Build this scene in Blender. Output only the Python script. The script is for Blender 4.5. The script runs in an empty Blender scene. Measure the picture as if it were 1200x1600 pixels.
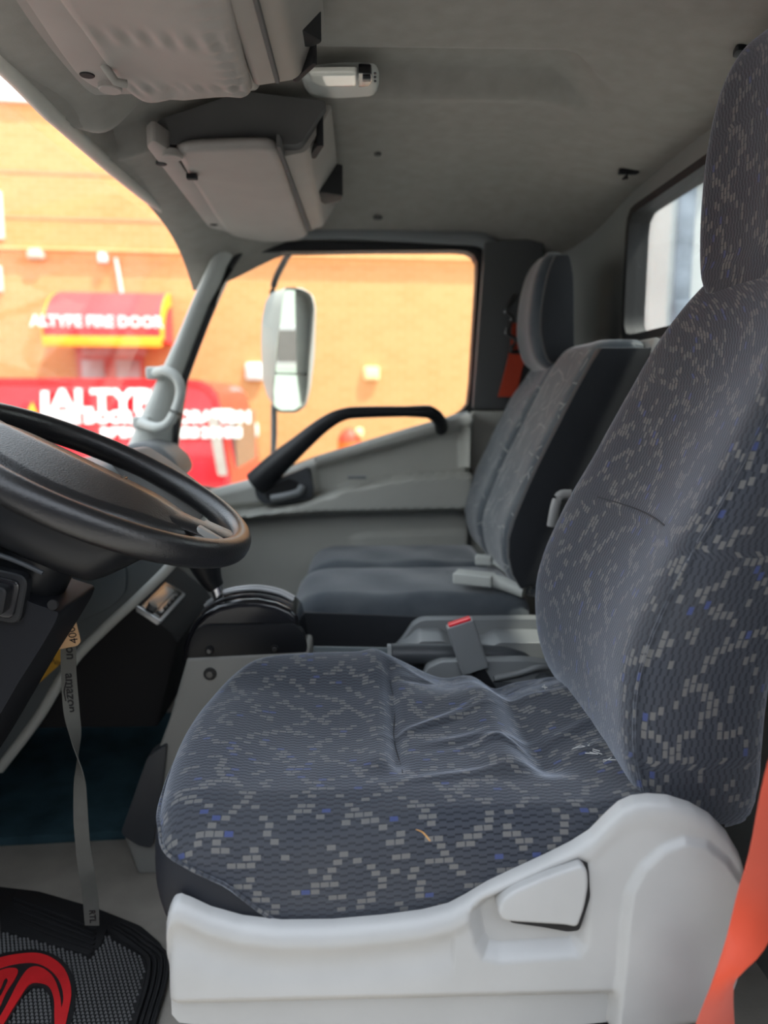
import bpy, bmesh, math, random
import numpy as np
from mathutils import Vector, Matrix
random.seed(4)
PI = math.pi
scn = bpy.context.scene
COL = scn.collection

# ------------------------------------------------------------------ camera
F = 1160.0
PITCH = math.atan(180 / F)
YAW = math.atan(35 / F)
CAM = Vector((0, 0, .92))
cp, sp, cy, sy = math.cos(PITCH), math.sin(PITCH), math.cos(YAW), math.sin(YAW)
FW = Vector((sy * cp, cy * cp, -sp)); RT = Vector((cy, -sy, 0)); UP = RT.cross(FW)
cd = bpy.data.cameras.new('camera'); cam = bpy.data.objects.new('camera', cd); COL.objects.link(cam)
cam.matrix_world = Matrix(((RT.x, UP.x, -FW.x, CAM.x), (RT.y, UP.y, -FW.y, CAM.y), (RT.z, UP.z, -FW.z, CAM.z), (0, 0, 0, 1)))
cd.sensor_fit = 'HORIZONTAL'; cd.sensor_width = 36; cd.lens = 36 * F / 1200
cd.clip_start = .02; cd.clip_end = 200
cd.dof.use_dof = True; cd.dof.focus_distance = 1.02; cd.dof.aperture_fstop = 3.4
scn.camera = cam

# ------------------------------------------------------------------ light
w = bpy.data.worlds.new('sky'); scn.world = w; w.use_nodes = True
nt = w.node_tree; nt.nodes.clear()
out = nt.nodes.new('ShaderNodeOutputWorld'); bg = nt.nodes.new('ShaderNodeBackground')
tc = nt.nodes.new('ShaderNodeTexCoord'); sep = nt.nodes.new('ShaderNodeSeparateXYZ')
rmp = nt.nodes.new('ShaderNodeValToRGB')
rmp.color_ramp.elements[0].position = .0; rmp.color_ramp.elements[0].color = (.98, .98, .96, 1)
rmp.color_ramp.elements[1].position = .7; rmp.color_ramp.elements[1].color = (.80, .88, 1.0, 1)
nt.links.new(tc.outputs['Generated'], sep.inputs[0]); nt.links.new(sep.outputs['Z'], rmp.inputs[0])
nt.links.new(rmp.outputs[0], bg.inputs[0]); nt.links.new(bg.outputs[0], out.inputs[0])
bg.inputs[1].default_value = 1.4
sd = bpy.data.lights.new('sun', 'SUN'); sun = bpy.data.objects.new('sun', sd); COL.objects.link(sun)
sd.energy = 3.7; sd.angle = math.radians(2.5); sd.color = (1, .95, .86)
sun.rotation_euler = Vector((-.42, .24, -1.0)).to_track_quat('-Z', 'Y').to_euler()
sun.location = (6, -4, 8)
vs = scn.view_settings
vs.view_transform = 'Standard'; vs.look = 'None'; vs.gamma = 1; vs.use_curve_mapping = False
vs.exposure = 1.25
scn.cycles.max_bounces = 10; scn.cycles.diffuse_bounces = 6; scn.cycles.transparent_max_bounces = 12
scn.cycles.sample_clamp_indirect = 8

# ------------------------------------------------------------------ helpers
def ray(u, v): return FW + RT * ((u - 600) / F) + UP * ((800 - v) / F)
def P(u, v, Y):                       # picture point -> world point at depth Y
    d = ray(u, v); return CAM + d * (Y / d.y)
def PZ(u, v, Z):
    d = ray(u, v); return CAM + d * ((Z - CAM.z) / d.z)
def sm(t): t = min(1, max(0, t)); return t * t * (3 - 2 * t)
def gs(x, m, s): return math.exp(-((x - m) / s) ** 2)
def lin(x, xs, ys): return float(np.interp(x, xs, ys))

def link(name, me, mat=None, parent=None, smooth=True, ang=38):
    o = bpy.data.objects.new(name, me); COL.objects.link(o)
    if mat: me.materials.append(mat)
    if smooth:
        me.shade_smooth()
        if ang: me.set_sharp_from_angle(angle=math.radians(ang))
    if parent:
        o.parent = parent; o.matrix_parent_inverse = Matrix.Translation(-parent.location) if parent.type == 'EMPTY' else Matrix()
    return o
def mesh(name, vs_, fs, mat=None, parent=None, smooth=True, ang=38, uv=None, fix=True):
    me = bpy.data.meshes.new(name); me.from_pydata([tuple(v) for v in vs_], [], fs)
    if uv is not None:
        l = me.uv_layers.new(name='UVMap'); idx = np.zeros(len(me.loops), dtype=np.int32)
        me.loops.foreach_get('vertex_index', idx); l.data.foreach_set('uv', np.array(uv, dtype=np.float32)[idx].ravel())
    if fix:
        b = bmesh.new(); b.from_mesh(me); bmesh.ops.recalc_face_normals(b, faces=b.faces); b.to_mesh(me); b.free()
    return link(name, me, mat, parent, smooth, ang)
def thing(name, loc, label, cat, group=None, kind=None):
    o = bpy.data.objects.new(name, None); COL.objects.link(o); o.location = loc; o.empty_display_size = .05
    tag(o, label, cat, group, kind); return o
def tag(o, label=None, cat=None, group=None, kind=None):
    if label: o['label'] = label
    if cat: o['category'] = cat
    if group: o['group'] = group
    if kind: o['kind'] = kind
    return o
def catmull(pts, n, closed=True):
    pts = [Vector(p) for p in pts]; m = len(pts); res = []
    segs = m if closed else m - 1
    for i in range(segs):
        g = lambda k: pts[k % m] if closed else pts[min(m - 1, max(0, k))]
        p0, p1, p2, p3 = g(i - 1), g(i), g(i + 1), g(i + 2)
        for k in range(24):
            t = k / 24
            res.append(.5 * ((2 * p1) + (p2 - p0) * t + (2 * p0 - 5 * p1 + 4 * p2 - p3) * t * t + (3 * p1 - p0 - 3 * p2 + p3) * t ** 3))
    if not closed: res.append(pts[-1])
    return resample(res, n, closed)
def resample(pts, n, closed=True):
    q = pts + [pts[0]] if closed else pts
    L = [0]
    for a, b in zip(q, q[1:]): L.append(L[-1] + (b - a).length)
    res = []; j = 0
    for k in range(n):
        s = L[-1] * k / (n if closed else n - 1)
        while j < len(L) - 2 and L[j + 1] < s: j += 1
        t = (s - L[j]) / max(1e-9, L[j + 1] - L[j]); res.append(q[j].lerp(q[j + 1], t))
    return res
def rpoly(pts, r, k=6):               # polygon with rounded corners
    pts = [Vector(p) for p in pts]; n = len(pts); res = []
    for i in range(n):
        a, b, c = pts[i - 1], pts[i], pts[(i + 1) % n]
        rr = r[i] if isinstance(r, (list, tuple)) else r
        d1, d2 = (a - b), (c - b)
        t = min(rr, d1.length * .48, d2.length * .48)
        p, q = b + d1.normalized() * t, b + d2.normalized() * t
        for j in range(k + 1):
            s = j / k; res.append((1 - s) ** 2 * p + 2 * s * (1 - s) * b + s * s * q)
    return res
def rect(x0, y0, x1, y1): return [(x0, y0), (x1, y0), (x1, y1), (x0, y1)]

def loft(name, secs, mat, parent=None, cap=True, closed=True, ang=50, uvs=True):
    n = len(secs[0]); V = []; FS = []; UV = []; vv = 0
    for k, s in enumerate(secs):
        if k: vv += sum((Vector(a) - Vector(b)).length for a, b in zip(s, secs[k - 1])) / n
        uu = 0
        for i, p in enumerate(s):
            if i: uu += (Vector(p) - Vector(s[i - 1])).length
            V.append(tuple(p)); UV.append((uu, vv))
    m = n if closed else n - 1
    for k in range(len(secs) - 1):
        for i in range(m):
            j = (i + 1) % n
            FS.append((k * n + i, k * n + j, (k + 1) * n + j, (k + 1) * n + i))
    if cap:
        for k in (0, len(secs) - 1):
            c = sum((Vector(p) for p in secs[k]), Vector()) / n
            V.append(tuple(c)); UV.append(UV[k * n]); ci = len(V) - 1
            for i in range(m): FS.append((ci, k * n + i, k * n + (i + 1) % n))
    return mesh(name, V, FS, mat, parent, ang=ang, uv=UV)
def tube(name, path, r, mat, parent=None, n=10, closed=False, flat=1.0, ref=None, ang=60):
    path = [Vector(p) for p in path]; m = len(path); secs = []
    for i, p in enumerate(path):
        a = path[i - 1] if (i or closed) else path[0]; b = path[(i + 1) % m] if (i < m - 1 or closed) else path[-1]
        t = (b - a).normalized()
        rf = Vector(ref) if ref else (Vector((0, 0, 1)) if abs(t.z) < .9 else Vector((1, 0, 0)))
        x = t.cross(rf).normalized(); y = x.cross(t)
        rr = r[i] if isinstance(r, (list, tuple)) else r
        secs.append([p + x * (rr * flat * math.cos(2 * PI * k / n)) + y * (rr * math.sin(2 * PI * k / n)) for k in range(n)])
    if closed: secs.append(secs[0])
    return loft(name, secs, mat, parent, cap=not closed, ang=ang)
def prism(name, poly, M, d0, d1, mat, parent=None, bev=0, seg=2, ang=35):
    """poly of (a,b); M(a,b,c)->world; extruded from c=d0 to d1, edges bevelled"""
    b = bmesh.new(); n = len(poly)
    A = [b.verts.new(M(p[0], p[1], d0)) for p in poly]; B = [b.verts.new(M(p[0], p[1], d1)) for p in poly]
    b.faces.new(A); b.faces.new(B)
    for i in range(n): b.faces.new((A[i], A[(i + 1) % n], B[(i + 1) % n], B[i]))
    bmesh.ops.recalc_face_normals(b, faces=b.faces)
    if bev:
        ed = [e for e in b.edges if len(e.link_faces) == 2 and e.calc_face_angle(0) > math.radians(32)]
        bmesh.ops.bevel(b, geom=ed, offset=bev, segments=seg, affect='EDGES', profile=.6, clamp_overlap=True)
    bmesh.ops.triangulate(b, faces=[f for f in b.faces if len(f.verts) > 8])
    me = bpy.data.meshes.new(name); b.to_mesh(me); b.free()
    return link(name, me, mat, parent, ang=ang)
MXZ = lambda a, b, c: Vector((a, c, b))        # profile in X,Z extruded along Y
MXY = lambda a, b, c: Vector((a, b, c))
MYZ = lambda a, b, c: Vector((c, a, b))
def frame(o, ex, ey, ez): return lambda a, b, c: Vector(o) + Vector(ex) * a + Vector(ey) * b + Vector(ez) * c
def box(name, c, s, mat, parent=None, bev=.004, seg=2, M=MXY):
    return prism(name, rect(c[0] - s[0] / 2, c[1] - s[1] / 2, c[0] + s[0] / 2, c[1] + s[1] / 2), M, c[2] - s[2] / 2, c[2] + s[2] / 2, mat, parent, bev, seg)
def ring(name, outer, inner, M, c0, c1, mat, parent=None, ang=35):
    """plate with a hole: both loops the same count"""
    n = len(outer); V = []; FS = []
    for c in (c0, c1):
        V += [M(p[0], p[1], c) for p in outer]; V += [M(p[0], p[1], c) for p in inner]
    for i in range(n):
        j = (i + 1) % n
        FS += [(i, j, n + j, n + i), (2 * n + i, 3 * n + i, 3 * n + j, 2 * n + j), (i, 2 * n + i, 2 * n + j, j), (n + i, n + j, 3 * n + j, 3 * n + i)]
    return mesh(name, V, FS, mat, parent, ang=ang)
def match(inner, outer_poly, n=None):
    """cast inner loop points out from its centre to the outer polygon"""
    c = sum((Vector(p) for p in inner), Vector((0, 0))) / len(inner); res = []
    op = [Vector(p) for p in outer_poly]
    for p in inner:
        d = (Vector(p) - c); best = None
        for a, b in zip(op, op[1:] + op[:1]):
            e = b - a; den = d.x * e.y - d.y * e.x
            if abs(den) < 1e-12: continue
            t = ((a.x - c.x) * e.y - (a.y - c.y) * e.x) / den; s = ((a.x - c.x) * d.y - (a.y - c.y) * d.x) / den
            if t > 0 and -1e-6 <= s <= 1 + 1e-6 and (best is None or t < best): best = t
        res.append(c + d * best)
    return res
def pillow(name, outline, top, prof, M, mat, parent=None, n=14, ang=60, bottom=True):
    ol = [Vector(p) for p in outline]; m = len(ol)
    area = sum(a.x * b.y - b.x * a.y for a, b in zip(ol, ol[1:] + ol[:1]))
    sg = 1 if area > 0 else -1
    nm = []
    for i in range(m):
        t = (ol[(i + 1) % m] - ol[i - 1]); nm.append(Vector((t.y, -t.x)).normalized() * sg)
    c = sum(ol, Vector((0, 0))) / m
    V = []; UV = []; FS = []
    i0 = prof[0][0]
    inner = [p - q * i0 for p, q in zip(ol, nm)]
    V.append(M(c.x, c.y, top(c.x, c.y))); UV.append((c.x, c.y))
    rings = []
    for k in range(1, n + 1):
        s = k / n; r = []
        for p in inner:
            q = c.lerp(p, s); r.append(len(V)); V.append(M(q.x, q.y, top(q.x, q.y))); UV.append((q.x, q.y))
        rings.append(r)
    arc = 0; last = prof[0]
    for (ins, dr) in prof[1:]:
        arc += math.hypot(ins - last[0], dr - last[1]); last = (ins, dr); r = []
        for p, q in zip(ol, nm):
            a = p - q * ins; e = p - q * i0 + q * arc
            r.append(len(V)); V.append(M(a.x, a.y, top(a.x, a.y) - dr)); UV.append((e.x, e.y))
        rings.append(r)
    for i in range(m): FS.append((0, rings[0][i], rings[0][(i + 1) % m]))
    for a, b in zip(rings, rings[1:]):
        for i in range(m): j = (i + 1) % m; FS.append((a[i], b[i], b[j], a[j]))
    if bottom: FS.append(tuple(rings[-1]))
    return mesh(name, V, FS, mat, parent, ang=ang, uv=UV)
def relief(name, x0, x1, top, bot, Y, dep, back, mat, parent=None, nx=150, nz=60, r=.012, ang=60):
    """panel facing the driver's door: grid in X,Z, pushed out of plane by dep(x,z), rounded rim, closed behind"""
    V = []; FS = []
    for i in range(nx + 1):
        s = i / nx; x = x0 + (x1 - x0) * s; t, b = top(x), bot(x)
        for j in range(nz + 1):
            z = b + (t - b) * j / nz
            e = min(z - b, t - z, (x - x0), (x1 - x))
            e = max(0, e); rd = 0 if e >= r else r - math.sqrt(max(0, r * r - (r - e) ** 2))
            V.append((x, Y - dep(x, z) + rd, z))
    N = nz + 1
    for i in range(nx):
        for j in range(nz): FS.append((i * N + j, (i + 1) * N + j, (i + 1) * N + j + 1, i * N + j + 1))
    rim = [i * N for i in range(nx + 1)] + [nx * N + j for j in range(1, N)] + [i * N + nz for i in range(nx - 1, -1, -1)] + [j for j in range(nz - 1, 0, -1)]
    B = []
    for k in rim: B.append(len(V)); V.append((V[k][0], back, V[k][2]))
    m = len(rim)
    for i in range(m): j = (i + 1) % m; FS.append((rim[i], B[i], B[j], rim[j]))
    FS.append(tuple(B))
    return mesh(name, V, FS, mat, parent, ang=ang)
def text(name, body, loc, rot, size, mat, parent=None, ext=.0, sx=1.0, align='CENTER', sp_=1.0, bold=0):
    c = bpy.data.curves.new(name, 'FONT'); c.body = body; c.size = size; c.extrude = ext; c.align_x = align; c.align_y = 'CENTER'
    c.space_character = sp_; c.offset = bold; c.resolution_u = 3
    t = bpy.data.objects.new(name + '_t', c); COL.objects.link(t)
    me = bpy.data.meshes.new_from_object(t); bpy.data.objects.remove(t); bpy.data.curves.remove(c)
    X = (rot if isinstance(rot, Matrix) else Matrix.Rotation(0, 4, 'X'))
    me.transform(Matrix.Translation(loc) @ X @ Matrix.Scale(sx, 4, (1, 0, 0)))
    return link(name, me, mat, parent, smooth=False)
FACE = Matrix.Rotation(PI / 2, 4, 'X')         # lettering that faces -Y
def cyl(name, c, axis, r, h, mat, parent=None, n=24, bev=None, r2=None):
    ax = Vector(axis).normalized(); x = ax.orthogonal().normalized(); y = ax.cross(x); c = Vector(c)
    bev = min(r, h) * .15 if bev is None else bev; r2 = r if r2 is None else r2
    rs = [(0, r - bev), (bev, r), (h - bev, r2), (h, r2 - bev)]
    return loft(name, [[c + ax * a + x * (q * math.cos(2 * PI * k / n)) + y * (q * math.sin(2 * PI * k / n)) for k in range(n)] for a, q in rs], mat, parent, ang=40)

# ------------------------------------------------------------------ materials
class NT:
    def __init__(s, name):
        s.m = bpy.data.materials.new(name); s.m.use_nodes = True; s.t = s.m.node_tree
        s.b = s.t.nodes['Principled BSDF']
    def n(s, typ, **kw):
        x = s.t.nodes.new('ShaderNode' + typ)
        for k, v in kw.items():
            if k.startswith('i_'):
                k = k[2:]; k = int(k) if k.isdigit() else k.replace('_', ' ')
                if hasattr(v, 'links') or isinstance(v, bpy.types.NodeSocket): s.t.links.new(v, x.inputs[k])
                else: x.inputs[k].default_value = v
            else: setattr(x, k, v)
        return x
    def math(s, op, a, b=0.0, c=0.0):
        return s.n('Math', operation=op, i_0=a, i_1=b, i_2=c).outputs[0]
    def mix(s, f, a, b):
        x = s.n('Mix', data_type='RGBA'); L = s.t.links
        for k, v in ((0, f), (6, a), (7, b)):
            if isinstance(v, bpy.types.NodeSocket): L.new(v, x.inputs[k])
            else: x.inputs[k].default_value = v if k == 0 else (*v, 1)[:4]
        return x.outputs[2]
    def set(s, **kw):
        for k, v in kw.items():
            k = k.replace('_', ' ')
            if isinstance(v, bpy.types.NodeSocket): s.t.links.new(v, s.b.inputs[k])
            else: s.b.inputs[k].default_value = v
    def bump(s, h, st=.3, d=.001):
        s.set(Normal=s.n('Bump', i_Strength=st, i_Distance=d, i_Height=h).outputs[0])
def plain(name, col, rough=.5, bump=0, bs=300, bd=.0006, var=.08, vs_=9, spec=.5, metal=0, sheen=0, coat=0):
    t = NT(name); tcn = t.n('TexCoord').outputs['Object']
    nz = t.n('TexNoise', i_Vector=tcn, i_Scale=vs_, i_Detail=4.0).outputs[0]
    k = t.n('MapRange', i_0=nz, i_1=.3, i_2=.7, i_3=1 - var, i_4=1 + var).outputs[0]
    c = t.n('VectorMath', operation='SCALE', i_0=col); t.t.links.new(k, c.inputs['Scale'])
    t.set(Base_Color=c.outputs[0], Roughness=rough, Metallic=metal, Specular_IOR_Level=spec, Sheen_Weight=sheen, Coat_Weight=coat)
    if bump: t.bump(t.n('TexNoise', i_Vector=tcn, i_Scale=bs, i_Detail=3.0).outputs[0], bump, bd)
    return t.m
def fabric(name, rot=False):
    """ribbed seat cloth with broken rows of pale dashes set in a loose diamond lattice"""
    t = NT(name); uvn = t.n('UVMap').outputs[0]
    nz = t.n('TexNoise', i_Vector=uvn, i_Scale=9.0, i_Detail=2.0).outputs['Color']
    d = t.n('VectorMath', operation='SUBTRACT', i_0=nz, i_1=(.5, .5, .5)).outputs[0]
    d = t.n('VectorMath', operation='SCALE', i_0=d, i_Scale=.005).outputs[0]
    p = t.n('VectorMath', operation='ADD', i_0=uvn, i_1=d).outputs[0]
    s = t.n('SeparateXYZ', i_0=p)
    a, b = (s.outputs[1], s.outputs[0]) if rot else (s.outputs[0], s.outputs[1])
    row = t.math('DIVIDE', b, .0080); ri = t.math('FLOOR', row); rf = t.math('FRACT', row)
    # offset rows like brickwork
    off = t.math('MULTIPLY', t.n('TexWhiteNoise', noise_dimensions='1D', i_W=ri).outputs[0], 1.0)
    colx = t.math('ADD', t.math('DIVIDE', a, .0108), off); ci = t.math('FLOOR', colx); cf = t.math('FRACT', colx)
    cell = t.n('CombineXYZ', i_0=ci, i_1=ri).outputs[0]
    wn = t.n('TexWhiteNoise', noise_dimensions='2D', i_Vector=cell)
    am = t.math('MULTIPLY', ci, .0108); bm = t.math('MULTIPLY', ri, .0080)
    big = t.n('TexNoise', i_Vector=t.n('CombineXYZ', i_0=am, i_1=bm).outputs[0], i_Scale=8.0, i_Detail=1.0).outputs[0]
    w1 = t.math('PINGPONG', t.math('ADD', t.math('ADD', am, t.math('MULTIPLY', bm, .8)), t.math('MULTIPLY', big, .11)), .031)
    w2 = t.math('PINGPONG', t.math('ADD', t.math('SUBTRACT', am, t.math('MULTIPLY', bm, .9)), t.math('MULTIPLY', big, .13)), .040)
    l1 = t.math('LESS_THAN', w1, .0065); l2 = t.math('LESS_THAN', w2, .0065)
    on = t.math('MAXIMUM', l1, l2)
    on = t.math('MULTIPLY', on, t.math('GREATER_THAN', wn.outputs[0], .28))
    on = t.math('MAXIMUM', on, t.math('GREATER_THAN', wn.outputs[0], .978))
    inb = t.math('MULTIPLY', t.math('GREATER_THAN', rf, .30), t.math('GREATER_THAN', cf, .12))
    on = t.math('MULTIPLY', on, inb)
    rib = t.math('PINGPONG', row, .5)
    # a second, wavy step in the ribs
    stp = t.math('PINGPONG', t.math('ADD', row, t.math('MULTIPLY', t.math('GREATER_THAN', t.math('FRACT', t.math('DIVIDE', a, .017)), .5), .28)), .5)
    base = t.mix(t.n('MapRange', i_0=stp, i_1=.04, i_2=.22).outputs[0], (.015, .017, .023), (.041, .046, .058))
    worn = t.n('TexNoise', i_Vector=uvn, i_Scale=5.0, i_Detail=3.0).outputs[0]
    base = t.mix(t.n('MapRange', i_0=worn, i_1=.4, i_2=.75, i_3=0., i_4=.45).outputs[0], base, (.070, .071, .073))
    dash = t.mix(t.math('GREATER_THAN', wn.outputs[0], .972), (.120, .118, .115), (.048, .062, .15))
    col = t.mix(on, base, dash)
    fz = t.n('TexNoise', i_Vector=uvn, i_Scale=700.0, i_Detail=2.0).outputs[0]
    t.set(Base_Color=col, Roughness=.9, Sheen_Weight=.6, Sheen_Roughness=.4, Specular_IOR_Level=.2)
    t.set(Sheen_Tint=(.75, .82, .95, 1))
    t.bump(t.math('ADD', t.math('MULTIPLY', stp, 1.0), t.math('MULTIPLY', fz, .5)), .45, .0012)
    return t.m
def velour(name, scribble=True):
    """dusty velour, optionally with thin pale strokes crossing at odd angles"""
    t = NT(name); uvn = t.n('UVMap').outputs[0]
    worn = t.n('TexNoise', i_Vector=uvn, i_Scale=7.0, i_Detail=4.0).outputs[0]
    col = t.mix(t.n('MapRange', i_0=worn, i_1=.35, i_2=.7).outputs[0], (.056, .066, .078), (.105, .116, .125))
    if scribble:
        nz = t.n('TexNoise', i_Vector=uvn, i_Scale=9.0, i_Detail=1.0).outputs[0]
        lines = None
        for k, an in enumerate((.35, 1.1, 1.75, 2.6)):
            s = t.n('VectorMath', operation='DOT_PRODUCT', i_0=uvn, i_1=(math.cos(an), math.sin(an), 0)).outputs['Value']
            s = t.math('ADD', s, t.math('MULTIPLY', nz, .05))
            m = t.math('LESS_THAN', t.math('PINGPONG', s, .021 + .004 * k), .0019)
            off = t.n('VectorMath', operation='ADD', i_0=uvn, i_1=(k * 3.7, k * 1.9, 0)).outputs[0]
            g = t.math('GREATER_THAN', t.n('TexNoise', i_Vector=off, i_Scale=20.0, i_Detail=1.0).outputs[0], .54)
            m = t.math('MULTIPLY', m, g); lines = m if lines is None else t.math('MAXIMUM', lines, m)
        col = t.mix(t.math('MULTIPLY', lines, .75), col, (.26, .265, .26))
    t.set(Base_Color=col, Roughness=.95, Sheen_Weight=.5, Sheen_Roughness=.4, Specular_IOR_Level=.15)
    t.bump(t.n('TexNoise', i_Vector=uvn, i_Scale=500.0).outputs[0], .3, .001)
    return t.m
def pane(name, tint=(.95, .98, .97), refl=.5):
    t = NT(name); L = t.t.links; t.t.nodes.remove(t.b)
    tr = t.n('BsdfTransparent'); tr.inputs[0].default_value = (*tint, 1)
    gl = t.n('BsdfGlossy'); gl.inputs['Roughness'].default_value = .01
    fr = t.n('Fresnel', i_IOR=1.45); k = t.math('MULTIPLY', fr.outputs[0], refl)
    mx = t.n('MixShader'); L.new(k, mx.inputs[0]); L.new(tr.outputs[0], mx.inputs[1]); L.new(gl.outputs[0], mx.inputs[2])
    L.new(mx.outputs[0], t.t.nodes['Material Output'].inputs[0]); return t.m
def brickmat():
    t = NT('orange_brick'); o = t.n('TexCoord').outputs['Object']; s = t.n('SeparateXYZ', i_0=o)
    v = t.n('CombineXYZ', i_0=s.outputs[0], i_1=s.outputs[2]).outputs[0]
    b = t.n('TexBrick', i_Vector=v, i_Scale=1.0, i_Mortar_Size=.006, i_Brick_Width=.205, i_Row_Height=.07, i_Bias=0.)
    b.inputs['Color1'].default_value = (.62, .30, .115, 1); b.inputs['Color2'].default_value = (.56, .26, .09, 1); b.inputs['Mortar'].default_value = (.60, .35, .17, 1)
    n = t.n('TexNoise', i_Vector=v, i_Scale=1.3, i_Detail=4.0).outputs[0]
    c = t.mix(t.n('MapRange', i_0=n, i_1=.35, i_2=.7, i_3=0., i_4=.3).outputs[0], b.outputs[0], (.66, .35, .15))
    t.set(Base_Color=c, Roughness=.9); t.bump(b.outputs[1], .4, -.004); return t.m

M = {}
M['cloth'] = fabric('driver_seat_cloth'); M['cloth_v'] = fabric('driver_backrest_cloth', True)
M['velour'] = velour('passenger_velour'); M['velour_p'] = velour('passenger_cushion_velour', False)
M['vinyl'] = plain('dark_vinyl', (.010, .012, .017), .6, .25, 500, .0004, .1, spec=.3)
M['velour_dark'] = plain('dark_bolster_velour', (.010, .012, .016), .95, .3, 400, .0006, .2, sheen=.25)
M['white_pl'] = plain('pale_grey_plastic', (.37, .37, .365), .42, .12, 900, .0003, .04, 14)
M['grey_pl'] = plain('warm_grey_plastic', (.42, .42, .38), .5, .15, 700, .0004, .06, 6)
M['pillar'] = plain('pillar_grey_plastic', (.46, .475, .445), .5, .15, 700, .0004, .05, 6)
M['mid_pl'] = plain('mid_grey_plastic', (.19, .20, .205), .45, .12, 700, .0004, .06, 6)
M['dark_pl'] = plain('charcoal_plastic', (.045, .05, .056), .45, .12, 700, .0004, .08, 8)
M['black'] = plain('black_plastic', (.011, .012, .014), .42, .15, 800, .0004, .1, 8, spec=.35)
M['matt_black'] = plain('matt_black', (.006, .006, .007), .8, 0)
M['leather'] = plain('black_grained_leather', (.012, .012, .013), .30, .45, 420, .0009, .1, 8, spec=.6)
M['gloss_black'] = plain('gloss_black', (.008, .008, .01), .18, 0, spec=.6)
M['dash'] = plain('dash_teal_grey', (.060, .075, .082), .5, .2, 600, .0005, .1, 6)
M['dash_top'] = plain('dash_top_grey', (.12, .125, .125), .55, .2, 500, .0005, .1, 6)
M['headliner'] = plain('headliner_cloth', (.265, .252, .228), .95, .35, 380, .0008, .07, 30, spec=.1, sheen=.1)
M['visor'] = plain('visor_vinyl', (.29, .265, .245), .65, .2, 500, .0004, .06, 10)
M['header'] = plain('header_plastic', (.25, .235, .215), .6, .15, 600, .0004, .05, 10)
M['header_dark'] = plain('header_shade_and_trim', (.09, .088, .086), .9, .2, 400, .0005, .08, 10)
M['rear_panel'] = plain('rear_panel_grey', (.19, .195, .187), .5, .1, 600, .0004, .06, 6)
M['b_pillar'] = plain('b_pillar_dark_grey', (.075, .078, .08), .55, .12, 600, .0004, .06, 6)
M['rubber'] = plain('black_rubber', (.010, .010, .011), .6, .1, 300, .0004, .15, 12)
M['carpet'] = plain('teal_black_carpet', (.040, .078, .095), 1., .6, 500, .002, .25, 14, spec=.05)
M['floor'] = plain('beige_vinyl_floor', (.30, .275, .24), .6, .4, 220, .0008, .12, 14)
M['chrome'] = plain('chrome', (.75, .75, .76), .12, 0, metal=1)
M['steel'] = plain('dull_steel', (.12, .12, .12), .45, 0, metal=1)
M['red_logo'] = plain('red_rubber', (.62, .018, .022), .45, .1, 300, .0003, .15, 20)
M['red_btn'] = plain('red_button', (.75, .012, .03), .3, 0)
M['belt'] = plain('orange_belt_webbing', (.52, .05, .014), .6, .4, 900, .0004, .1, 10, sheen=.2)
M['strap'] = plain('grey_lanyard_webbing', (.105, .105, .095), .7, .3, 800, .0003, .12, 30)
M['ink'] = plain('black_ink', (.008, .008, .009), .7)
M['tan'] = plain('tan_card', (.62, .38, .20), .7, 0, var=.05)
M['yellow'] = plain('yellow_sticker', (.60, .32, .02), .5)
M['lens'] = plain('lamp_lens', (.80, .80, .72), .25, 0, var=.03, coat=.5)
M['lcd'] = plain('display_glass', (.25, .27, .28), .08, 0, spec=.9)
M['silver'] = plain('silver_bezel', (.50, .51, .52), .3, 0, metal=.4)
M['spoke_grey'] = plain('spoke_grey', (.20, .20, .19), .4, .3, 500, .0006)
M['thread'] = plain('white_thread', (.55, .55, .54), .9)
M['straw'] = plain('straw', (.55, .28, .08), .7)
M['black_m'] = plain('matt_black_plastic', (.010, .011, .014), .6, .15, 800, .0004, .1, 8, spec=.2)
M['seam'] = plain('seam_grey', (.045, .049, .058), .9)
M['glass'] = pane('window_glass'); M['glass_ws'] = pane('windscreen_glass', (.97, .985, .98), .04); M['mirror'] = plain('mirror_glass', (.9, .92, .92), .01, 0, metal=1, var=0)
M['brick'] = brickmat()
M['concrete'] = plain('concrete_paving', (.46, .44, .40), .9, .2, 60, .003, .12, 1.2)
M['asphalt'] = plain('asphalt', (.30, .29, .275), .95, .4, 90, .004, .2, 1.5)
M['wall_white'] = plain('white_paint', (.78, .77, .73), .6, 0, var=.05, vs_=3)
M['van_red'] = plain('red_van_paint', (.70, .012, .022), .3, 0, var=.02, coat=.5)
M['awning'] = plain('red_awning_canvas', (.80, .05, .055), .8, .1, 200, .001, .05)
M['awn_yel'] = plain('yellow_awning_trim', (.85, .42, .02), .8)
M['white_let'] = plain('white_lettering', (.85, .84, .80), .6, 0, var=.02)
M['tint'] = plain('tinted_glass', (.16, .14, .12), .15, 0)
M['door_glass'] = plain('shop_door_glass', (.42, .36, .34), .2, 0, var=.2, vs_=2)
M['cargo'] = plain('white_cargo_panel', (.74, .75, .73), .45, 0, var=.08, vs_=4)
M['cargo_trim'] = plain('cargo_blue_grey', (.30, .34, .40), .5, 0, var=.3, vs_=8)
M['orange'] = plain('orange_paint', (.85, .18, .015), .5); M['red'] = plain('red_paint', (.75, .07, .03), .5)
M['roofpaint'] = plain('cab_paint_white', (.7, .7, .7), .3)
M['leafg'] = plain('hedge_green', (.12, .22, .05), .9, .5, 20, .03, .4, 6)
M['mint'] = plain('pale_green_render', (.55, .62, .50), .8)
M['tire'] = M['rubber']

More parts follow.
